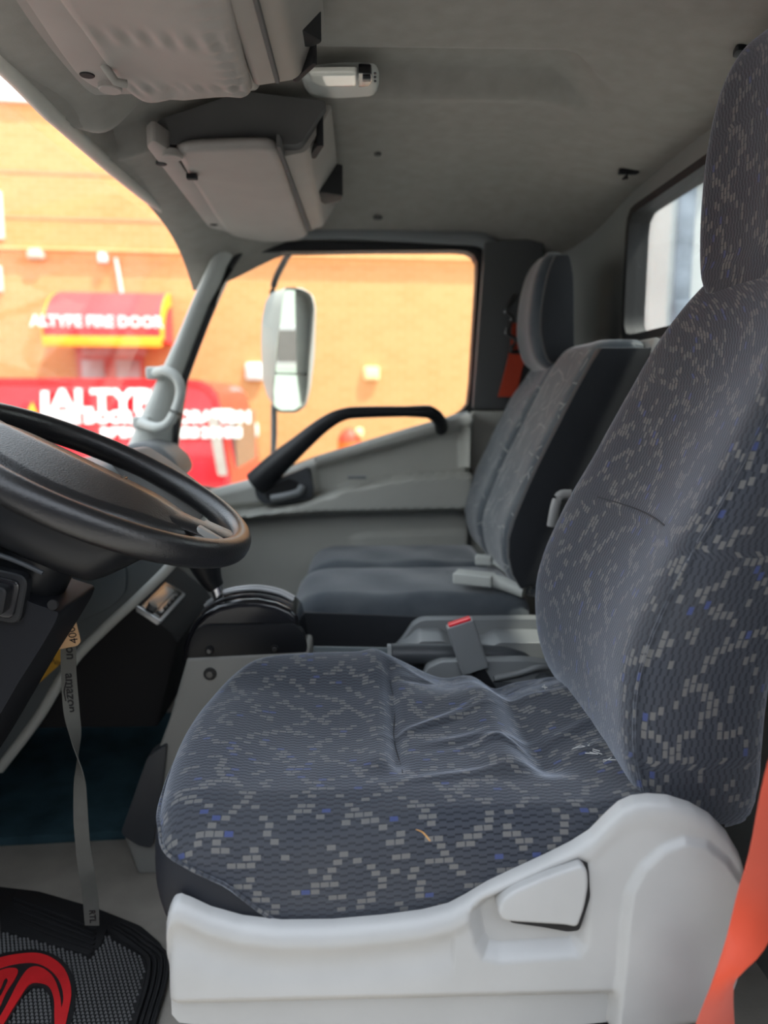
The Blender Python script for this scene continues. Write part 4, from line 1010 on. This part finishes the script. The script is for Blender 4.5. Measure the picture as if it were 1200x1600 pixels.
text('print', 'WARNING', P(82, 1033, 1.383), Matrix.Rotation(.45, 4, 'Y') @ FACE, .013, M['ink'], st)

# ================================================================== FLOOR MATS
mt = thing('floor_mat', (-.5, 1.1, 0), 'black studded rubber floor mat with a red logo', 'floor mat')
mz = .008
mo = [PZ(u, v, mz) for u, v in ((-260, 1330), (0, 1385), (60, 1392), (150, 1418), (220, 1446), (252, 1474), (262, 1500), (258, 1545), (236, 1620), (215, 1700), (-260, 1720))]
mo = [(p.x, p.y) for p in mo]
prism('mat_base', rpoly(mo, .01, 4), MXY, 0, mz, M['rubber'], mt, .003)
bo = [PZ(u, v, mz) for u, v in ((162, 1450), (185, 1462), (226, 1493), (233, 1508), (228, 1545), (208, 1610), (190, 1690))]
for k, off in enumerate((0, .010, .020, .030)):
    tube('border_rib', [Vector((p.x + off * .9, p.y + off * .35, mz)) for p in catmull(bo, 30, False)], .0035 if k else .005, M['rubber'], mt, n=6)
# heel pad with slots
hpq = [PZ(u, v, .012) for u, v in ((0, 1430), (30, 1390), (168, 1448), (158, 1478), (138, 1492), (0, 1452))]
prism('heel_pad', rpoly([(p.x, p.y) for p in hpq], .006, 3), MXY, .004, .013, M['rubber'], mt, .002)
for k in range(5):
    a, b = PZ(22 + k * 2, 1402 + k * 10, .0135), PZ(150 - k * 1, 1452 + k * 8, .0135)
    tube('pad_rib', [a, b], .003, M['rubber'], mt, n=6)
# studs
V = []; FS = []
gx = PZ(230, 1600, mz)
inmat = mo; logo_px = []
def inside(x, y, pl):
    ins = False; n = len(pl)
    for i in range(n):
        ax, ay = pl[i]; bx_, by_ = pl[(i + 1) % n]
        if (ay > y) != (by_ > y) and x < ax + (y - ay) / (by_ - ay) * (bx_ - ax): ins = not ins
    return ins
stud_area = [(PZ(u, v, mz).x, PZ(u, v, mz).y) for u, v in ((-80, 1420), (20, 1440), (140, 1500), (165, 1462), (222, 1498), (226, 1515), (205, 1600), (188, 1680), (-80, 1680))]
heel = [(p.x, p.y) for p in hpq]
RL = [[(-70, 1640), (-30, 1560), (0, 1500), (30, 1491), (60, 1488), (85, 1496), (103, 1515), (112, 1545), (110, 1575), (100, 1600), (92, 1640), (86, 1640), (85, 1600), (84, 1570), (78, 1545), (66, 1535), (50, 1536), (36, 1546), (18, 1575), (0, 1605), (-20, 1640)]]
for i in range(90):
    for j in range(90):
        x = -.72 + i * .0068 + (j % 2) * .0034; y = .85 + j * .0066
        if inside(x, y, stud_area) and not inside(x, y, heel):
            k = len(V); h = .0042; a, b = .0022, .0012
            V += [(x - a, y - b, mz), (x + a, y - b * .4, mz), (x + a, y + b, mz), (x - a, y + b * .4, mz), (x - a * .5, y, mz + h), (x + a * .5, y + b * .2, mz + h)]
            FS += [(k, k + 1, k + 5, k + 4), (k + 2, k + 3, k + 4, k + 5), (k + 1, k + 2, k + 5), (k + 3, k, k + 4)]
stm = plain('stud_highlight_rubber', (.13, .13, .13), .3, 0, spec=.8)  # paler than the mat rubber: stud highlights put into the colour
so = mesh('studs', V, FS, stm, mt, smooth=False); so['kind'] = 'stuff'
# red emblem: traced bands, raised rubber
def band(name, px, z0, z1, mat):
    q = catmull([(PZ(u, v, z1).x, PZ(u, v, z1).y, 0) for u, v in px], 120)
    return prism(name, [(p.x, p.y) for p in q], MXY, z0, z1, mat, mt, .0)
band('logo_ground', [(-60, 1650), (-40, 1560), (-10, 1498), (25, 1486), (60, 1484), (92, 1496), (112, 1520), (118, 1550), (114, 1585), (100, 1625), (80, 1660), (80, 1600), (80, 1562), (68, 1544), (52, 1542), (36, 1556), (10, 1600), (-20, 1650)], .006, .0125, M['rubber'])
band('logo', [(-60, 1535), (-30, 1508), (0, 1496), (30, 1490), (60, 1489), (84, 1498), (102, 1516), (111, 1545), (108, 1575), (98, 1612), (94, 1585), (99, 1560), (94, 1535), (80, 1516), (58, 1504), (30, 1504), (0, 1512), (-30, 1530)], .008, .0145, M['red_logo'])
band('logo', [(-30, 1650), (-12, 1610), (10, 1570), (30, 1532), (46, 1512), (64, 1511), (82, 1525), (92, 1548), (96, 1575), (97, 1600), (92, 1640), (86, 1640), (85, 1590), (84, 1560), (76, 1540), (60, 1534), (46, 1537), (30, 1560), (10, 1592), (-8, 1625)], .008, .0146, M['red_logo'])
band('logo', [(-30, 1535), (0, 1516), (20, 1512), (28, 1516), (24, 1528), (10, 1550), (0, 1572), (-14, 1600), (-12, 1580), (4, 1550), (12, 1532), (8, 1528), (0, 1545), (-14, 1560)], .008, .0144, M['red_logo'])
pm = [PZ(u, v, .01) for u, v in ((-200, 1130), (262, 1130), (255, 1200), (215, 1310), (120, 1318), (-220, 1345))]
tag(prism('carpet_mat', rpoly([(-.97, 1.42), (-.45, 1.455), (-.30, 1.455), (-.30, 2.05), (-.97, 2.05)], .05, 5), MXY, 0, .02, M['carpet'], None, .004), 'dark teal carpet on the passenger side of the footwell', 'carpet')

# ================================================================== OUTSIDE
GZ = -.95
tag(box('ground', (0, 1, GZ - .05), (90, 60, .1), M['asphalt'], bev=0), 'grey asphalt yard', 'ground', kind='structure')
tag(box('pavement', (0, 8.2, GZ + .03), (80, 9.0, .1), M['concrete'], bev=.01), 'pale concrete apron in front of the brick wall', 'pavement', kind='structure')
WA = -.10
def wallM(x, z, d):                     # local wall coords: along, up, out
    return Vector((x * math.cos(WA) + d * math.sin(-WA), 9.6 - x * math.sin(WA) * 1 - d, z))
bd = thing('brick_building', (0, 9.7, GZ), 'long orange brick building behind the red van', 'building')
def WP(u, v, d=0):                      # picture point -> wall coords
    r_ = ray(u, v); n_v = wallM(0, 0, 1) - wallM(0, 0, 0); o0 = wallM(0, 0, d)
    t_ = (o0 - CAM).dot(n_v) / r_.dot(n_v); q = CAM + r_ * t_; ex_ = (wallM(1, 0, 0) - wallM(0, 0, 0)); return (q - o0).dot(ex_), q.z
ztop = WP(10, 160)[1]
prism('wall_front', rect(-22, GZ, 26, ztop), wallM, -.3, 0, M['brick'], bd)
prism('coping', rect(-22, ztop, 26, ztop + .12), wallM, -.35, .06, M['wall_white'], bd, .01)
for v in (270, 341):
    z = WP(80, v)[1]; prism('string_course', rect(-22, z - .016, 26, z + .016), wallM, -.01, .008, plain('course_%d' % v, (.46, .27, .14), .9), bd)
z = WP(80, 392)[1]
tube('conduit', [wallM(-22, z, .05), wallM(4, z, .05)], .03, M['brick'], bd, n=8)
def wbox(name, u0, v0, u1, v1, d0, d1, mat, par, bev=.01):
    a, b = WP(u0, v0), WP(u1, v1); return prism(name, rect(min(a[0], b[0]), min(a[1], b[1]), max(a[0], b[0]), max(a[1], b[1])), wallM, d0, d1, mat, par, bev)
wbox('window_frame', -70, 298, 8, 374, -.02, .06, M['wall_white'], bd); wbox('window_frame', -70, 415, 6, 456, -.02, .06, M['wall_white'], bd)
c = WP(182, 404); tube('drop_cable', [wallM(c[0], c[1], .04), wallM(c[0] + .06, c[1] - .5, .04)], .02, M['wall_white'], bd, n=6)
for (u0, v0, u1, v1, lab, nm, cat, mt_) in ((44, 388, 72, 406, 'small pale flood lamp high on the brick wall above the awning', 'wall_lamp', 'lamp', M['mint']), (154, 394, 170, 412, 'small white junction box beside the lamp on the brick wall', 'junction_box', 'box', M['wall_white']), (384, 567, 412, 594, 'white plate on the brick wall next to the door mirror', 'wall_plate', 'plate', M['wall_white']), (568, 573, 592, 594, 'cream plate on the brick wall in the middle of the passenger window', 'wall_plate', 'plate', plain('cream', (.85, .70, .36), .7)), (384, 662, 404, 682, 'small pale plate on the brick wall low beside the van', 'wall_plate', 'plate', M['wall_white'])):
    a, b = WP(u0, v0), WP(u1, v1); cx_, cz_, hx_, hz_ = (a[0] + b[0]) / 2, (a[1] + b[1]) / 2, abs(b[0] - a[0]) / 2, abs(a[1] - b[1]) / 2
    t = thing(nm, wallM(cx_, cz_, 0), lab, cat)
    bo_ = prism('housing', rpoly(rect(cx_ - hx_, cz_ - hz_, cx_ + hx_, cz_ + hz_), hx_ * .3, 4), wallM, 0, .07, mt_, t, .01)
    prism('cover', rpoly(rect(cx_ - hx_ * .75, cz_ - hz_ * .75, cx_ + hx_ * .75, cz_ + hz_ * .75), hx_ * .25, 4), wallM, .06, .085, mt_, t, .006)
# entrance under the awning
dr = thing('shop_entrance', wallM(*WP(178, 600), 0), 'red framed glass entrance under the awning', 'door')
wbox('door_frame', 118, 528, 240, 860, -.05, .04, plain('muted_red_frame', (.50, .13, .10), .6), dr)
for u0, u1 in ((128, 176), (182, 230)):
    wbox('door_pane', u0, 562, u1, 780, .03, .05, M['door_glass'], dr)
wbox('transom_sign', 128, 533, 230, 556, .03, .05, plain('transom', (.50, .30, .26), .5), dr)
aw = thing('awning', wallM(*WP(160, 500), 0), 'red barrel awning with yellow trim over the entrance', 'awning')
ax0, az0 = WP(70, 528, .9); ax1, _ = WP(252, 528, .9); az1 = WP(160, 462, .2)[1]
pr = [(0, az1 + .05)] + [(.95 * math.sin(a), az0 + (az1 + .05 - az0) * math.cos(a)) for a in np.linspace(.15, PI / 2, 12)] + [(.93, az0), (0, az0)]
prism('canopy', [(d_, z_) for d_, z_ in pr], lambda a, b, c_: wallM(c_, b, a), ax0, ax1, M['awning'], aw)
prism('trim_band', rect(ax0 - .01, az0 - .09, ax1 + .01, az0 + .02), wallM, .92, .965, M['awn_yel'], aw, .005)
for s in (ax0 - .012, ax1):
    prism('side_trim', [(d_ * 1.01, z_) for d_, z_ in pr[1:13]] + [(d_ * .8, az0 + (z_ - az0) * .75) for d_, z_ in pr[12:0:-1]], lambda a, b, c_: wallM(c_, b, a), s, s + .012, M['awn_yel'], aw)
ROTW = Matrix.Rotation(-WA * -1, 4, 'Z') if 0 else Matrix.Rotation(math.atan2((wallM(1, 0, 0) - wallM(0, 0, 0)).y, (wallM(1, 0, 0) - wallM(0, 0, 0)).x), 4, 'Z')
cu = WP(152, 503, .97); text('lettering', 'ALTYPE FIRE DOOR', wallM(cu[0], cu[1], .975), ROTW @ FACE, .16, M['white_let'], aw, ext=.004, bold=.006, sx=.98)
cu = WP(150, 519, .97); text('lettering', 'CORPORATION  718 383 8900', wallM(cu[0], cu[1], .975), ROTW @ FACE, .075, M['white_let'], aw, ext=.004, bold=.002) if 0 else None
# round red and orange fitting by the wall
fx = P(546, 700, 8.4)
ht = thing('hydrant', (fx.x, 8.4, GZ + .08), 'red and orange domed standpipe in front of the wall beyond the door sill', 'standpipe')
tz = P(546, 668, 8.4).z
cyl('barrel', (fx.x, 8.4, GZ + .08), (0, 0, 1), .11, tz - .22 - GZ - .08, M['red'], ht, 20)
cyl('band', (fx.x, 8.4, tz - .24), (0, 0, 1), .135, .08, M['orange'], ht, 20)
loft('dome', [[(fx.x + r_ * math.cos(a), 8.4 + r_ * math.sin(a), tz - .16 + h_) for a in np.linspace(0, 2 * PI, 20, endpoint=False)] for r_, h_ in ((.13, 0), (.125, .04), (.105, .09), (.07, .13), (.03, .155))], M['red'], ht)
cyl('cap', (fx.x + .09, 8.36, tz - .05), (.8, -.5, 0), .05, .06, plain('pale_cap', (.85, .65, .35), .5), ht, 16)

# red van
VY = 6.4
vn = thing('van', (-3.4, VY + .9, GZ + .08), 'red delivery van with white lettering parked beside the brick wall', 'van')
xr = P(356, 640, VY).x; zr = P(200, 590, VY).z; gz = GZ + .08
L = 5.2
def vsec(y):                            # side outline at lateral station y (0 near .. 1.9 far), pulled in at roof edge
    return y
side = [(xr - .02, gz + .35), (xr + .03, gz + .75), (xr, gz + 1.2), (xr - .10, zr - .12), (xr - .22, zr - .02), (xr - .5, zr), (xr - 3.4, zr), (xr - 3.75, zr - .06), (xr - 4.35, gz + 1.25), (xr - 4.55, gz + 1.12), (xr - 5.1, gz + .95), (xr - 5.2, gz + .8), (xr - 5.2, gz + .35)]
side = resample(rpoly([Vector(p) for p in side], .08, 5), 140)
cxs = xr - 2.5; czs = gz + 1.0
secs = []
for yy, k in ((VY + .06, .93), (VY + .015, .975), (VY, 1.0), (VY + .06, 1.0), (VY + 1.7, 1.0), (VY + 1.84, 1.0), (VY + 1.87, .975), (VY + 1.8, .93)):
    secs.append([(cxs + (p.x - cxs) * (1 - (1 - k) * .4), yy + .14 * sm((p.y - gz - 1.0) / 1.1) * (1 if yy < VY + 1 else -1), czs + (p.y - czs) * k) for p in side])
loft('body', secs, M['van_red'], vn, ang=40)
for wx in (xr - .95, xr - 4.3):
    for yy in (VY - .02, VY + 1.66):
        wh = cyl('wheel', (wx, yy, gz + .34), (0, 1, 0), .34, .22, M['tire'], vn, 28, .04)
        cyl('hub_cap', (wx, yy - .01, gz + .34), (0, 1, 0), .19, .06, M['silver'], wh, 20)
prism('front_window', rpoly([(xr - 3.1, gz + 1.22), (xr - 3.1, zr - .22), (xr - 3.72, zr - .22), (xr - 4.2, gz + 1.24)], .06, 4), lambda a, b, c_: Vector((a, c_ + .14 * sm((b - gz - 1.0) / 1.1), b)), VY - .012, VY + .02, M['tint'], vn, 0)
prism('tail_lamp', rpoly([(xr - .10, gz + 1.12), (xr - .02, gz + 1.12), (xr - .10, gz + 1.62), (xr - .19, gz + 1.62)], .02, 3), lambda a, b, c_: Vector((a, c_ + .14 * sm((b - gz - 1.0) / 1.1), b)), VY - .015, VY + .05, plain('tail_lamp_grey', (.35, .30, .26), .3), vn, 0)
box('rear_bumper', (xr + .06, VY + .94, gz + .45), (.14, 1.8, .2), M['wall_white'], vn, .03)
prism('rear_window', rect(VY + .3, gz + 1.15, VY + 1.55, zr - .3), MYZ, xr - .06, xr + .012, M['tint'], vn, 0)
VZ = lambda z: .14 * sm((z - gz - 1.0) / 1.1)
def vtext(body, u, v, size, sx=1, align='LEFT', bold=.01):
    p = P(u, v, VY); text('lettering', body, (p.x, VY - .012 + VZ(p.z), p.z), Matrix.Rotation(-.12 if p.z > gz + 1.05 else 0, 4, 'X') @ FACE, size, M['white_let'], vn, ext=.003, sx=sx, align=align, bold=bold)
vtext('ALTYPE', 72, 628, .265, 1.12, bold=.012); vtext('FIRE DOOR CORPORATION', 74, 653, .135, 1.0)
p = P(63, 635, VY); prism('divider', rect(p.x - .03, p.z - .17, p.x + .03, p.z + .13), lambda a, b, c_: Vector((a, c_ + VZ(b), b)), VY - .014, VY, M['white_let'], vn, 0)
vtext('INSTALLATIONS', 155, 677, .10, 1.0); vtext('REPAIRS 24 HRS', 235, 677, .11, 1.0); vtext('SERVICE', 20, 684, .14, 1.0)
p = P(348, 647, VY); prism('panel_label', rect(p.x - .1, p.z - .04, p.x + .06, p.z + .04), lambda a, b, c_: Vector((a, c_ + VZ(b), b)), VY - .014, VY, M['white_let'], vn, 0)
p = P(45, 640, VY); prism('badge', [(p.x - .09, p.z - .12), (p.x + .07, p.z - .12), (p.x - .01, p.z + .06)], lambda a, b, c_: Vector((a, c_ + VZ(b), b)), VY - .014, VY, M['awn_yel'], vn, 0)

# white truck parked beyond, seen through the rear window
cb = thing('box_truck', (4.2, 4.5, GZ), 'white box truck body parked behind, seen through the rear window', 'truck')
BX, BY = 1.33, 3.3
box('box_body', (BX + 3.0, BY + 1.2, 1.35), (6.0, 2.4, 3.0), M['cargo'], cb, .02)
box('corner_post', (BX + .06, BY - .012, 1.35), (.07, .03, 3.0), M['cargo_trim'], cb, .008)
for z_ in (.62, 1.22, 1.82):
    box('door_hinge', (BX + .10, BY - .02, z_ + .06), (.16, .05, .10), M['cargo_trim'], cb, .01)
for k in range(14):
    cyl('rivet', (BX + .22, BY, .40 + k * .1), (0, -1, 0), .011, .008, M['cargo_trim'], cb, 10)
arcp = [(BX + .62 + .26 * math.cos(a), 1.35 + .20 * math.sin(a)) for a in np.linspace(.5, 2.6, 14)] + [(BX + .62 + .22 * math.cos(a), 1.30 + .16 * math.sin(a)) for a in np.linspace(2.6, .5, 14)]
prism('printed_arc', arcp, MXZ, BY - .002, BY + .004, plain('pale_yellow_print', (.86, .68, .36), .5), cb)
prism('printed_stripe', rect(BX + .24, .55, BX + .32, 1.10), MXZ, BY - .002, BY + .004, plain('pale_red_print', (.85, .45, .40), .5), cb)
prism('printed_panel', rect(BX + .34, .5, BX + 2.0, 1.15), MXZ, BY - .0015, BY + .004, plain('pale_blue_print', (.62, .68, .70), .5), cb)
box('sub_frame', (BX + 3.0, BY + 1.2, -.3), (6.4, .8, .3), M['matt_black'], cb, .02)
for wx in (BX + 1.2, BX + 5.4):
    for yy in (BY + .05, BY + 2.0): cyl('wheel', (wx, yy, GZ + .48), (0, 1, 0), .40, .28, M['rubber'], cb, 28, .04)

# unseen dark box added on the driver's side to block low sky light
tl = thing('sky_blocker', (-1, -4.6, GZ), 'unseen dark blue box on wheels added to block sky light on the driver side', 'sky_blocker')
box('blocker_body', (-1, -4.6, 1.35), (13, 2.5, 2.9), plain('blocker_navy', (.035, .045, .065), .5), tl, .03)
for k in range(12): box('side_rib', (-7 + k * 1.1, -3.33, 1.35), (.06, .05, 2.8), M['dark_pl'], tl, .008)
for wx in (3.2, 4.3):
    for yy in (-5.7, -3.8): cyl('wheel', (wx, yy, GZ + .5), (0, 1, 0), .5, .3, M['rubber'], tl, 28, .04)
box('landing_leg', (-4.5, -4.6, -.5), (.2, 1.6, .9), M['steel'], tl, .02)

# passenger side mirror
mr = thing('door_mirror', (-.30, 2.42, .9), 'tall grey passenger door mirror outside the far window', 'mirror')
MY = 2.42
def mp(u, v, Y=MY): return P(u, v, Y)
ho_ = [(438, 452), (468, 449), (486, 458), (491, 478), (488, 520), (484, 560), (481, 605), (476, 632), (462, 643), (440, 643), (428, 636), (416, 618), (409, 590), (407, 540), (408, 500), (414, 470), (424, 455)]
# housing: shell facing front, glass facing back-right
gl_ = [(445, 455), (468, 452), (484, 460), (489, 480), (486, 530), (484, 582), (433, 583), (437, 540), (441, 490)]
gl2 = [(433, 586), (483, 586), (481, 605), (475, 630), (461, 641), (441, 641), (432, 634), (431, 610)]
hpts = resample(rpoly([Vector((mp(u, v).x, mp(u, v).z)) for u, v in ho_], .012, 4), 80)
gx_ = [Vector((mp(u, v).x, mp(u, v).z)) for u, v in ((445, 453), (470, 450), (486, 459), (490, 480), (486, 560), (482, 605), (476, 632), (462, 642), (436, 641), (430, 625), (432, 590), (438, 530))]
gpts = resample(rpoly(gx_, .01, 4), 80)
k0 = min(range(80), key=lambda k: (gpts[k] - hpts[0]).length); gpts = gpts[k0:] + gpts[:k0]
mid = [h.lerp(g, .0) for h, g in zip(hpts, gpts)]
cc_ = sum(hpts, Vector((0, 0))) / 80
TL = lambda x: (x - hpts[0].x) * .9       # glass plane is turned towards the driver
gY = lambda x: MY + .02 + (x - mp(460, 550).x) * 1.1
loft('housing', [[(p.x, gY(p.x) - .004, p.y) for p in gpts], [(p.x, gY(p.x) - .012, p.y) for p in [g + (g - cc_).normalized() * .006 for g in gpts]], [(p.x, MY + .015, p.y) for p in hpts], [(cc_.x + (p.x - cc_.x) * .85 - .02, MY + .11, cc_.y + (p.y - cc_.y) * .92) for p in hpts], [(cc_.x + (p.x - cc_.x) * .4 - .02, MY + .15, cc_.y + (p.y - cc_.y) * .6) for p in hpts]], M['grey_pl'], mr, ang=45)
for nm, px_ in (('main_glass', gl_), ('wide_glass', gl2)):
    q = rpoly([Vector((mp(u, v).x, mp(u, v).z)) for u, v in px_], .008, 4)
    prism(nm, q, lambda a, b, c_: Vector((a, gY(a) - .010 + c_ + (0 if nm == 'main_glass' else (b - 1.0) * .12), b)), 0, .004, M['mirror'], mr, 0)
tube('upper_arm', catmull([P(426, 462, 2.46), P(427, 448, 2.45), P(434, 428, 2.42), P(446, 405, 2.36), P(455, 385, 2.30), Vector((-.185, 2.235, 1.468))], 24, False), .010, M['black'], mr, n=10)
tube('lower_arm', [P(428, 632, 2.46), P(428, 680, 2.44), P(427, 715, 2.40), P(426, 760, 2.33), Vector((-.27, 2.215, .60))], .010, M['dash_top'], mr, n=10)
# things the mirror sees: pale building and hedge behind the truck
pbld = thing('pale_building', (24, 9, GZ), 'pale rendered building far behind the truck, seen in the mirror', 'building')
box('walls', (26, 6, 2.2), (6, 10, 6.3), M['mint'], pbld, .02)
for k in range(3):
    wn_ = box('window', (22.98, 2.5 + k * 3, 2.6), (.06, 1.2, 1.3), M['wall_white'], pbld, .02); box('pane', (22.94, 2.5 + k * 3, 2.6), (.02, 1.0, 1.1), M['tint'], wn_, 0)
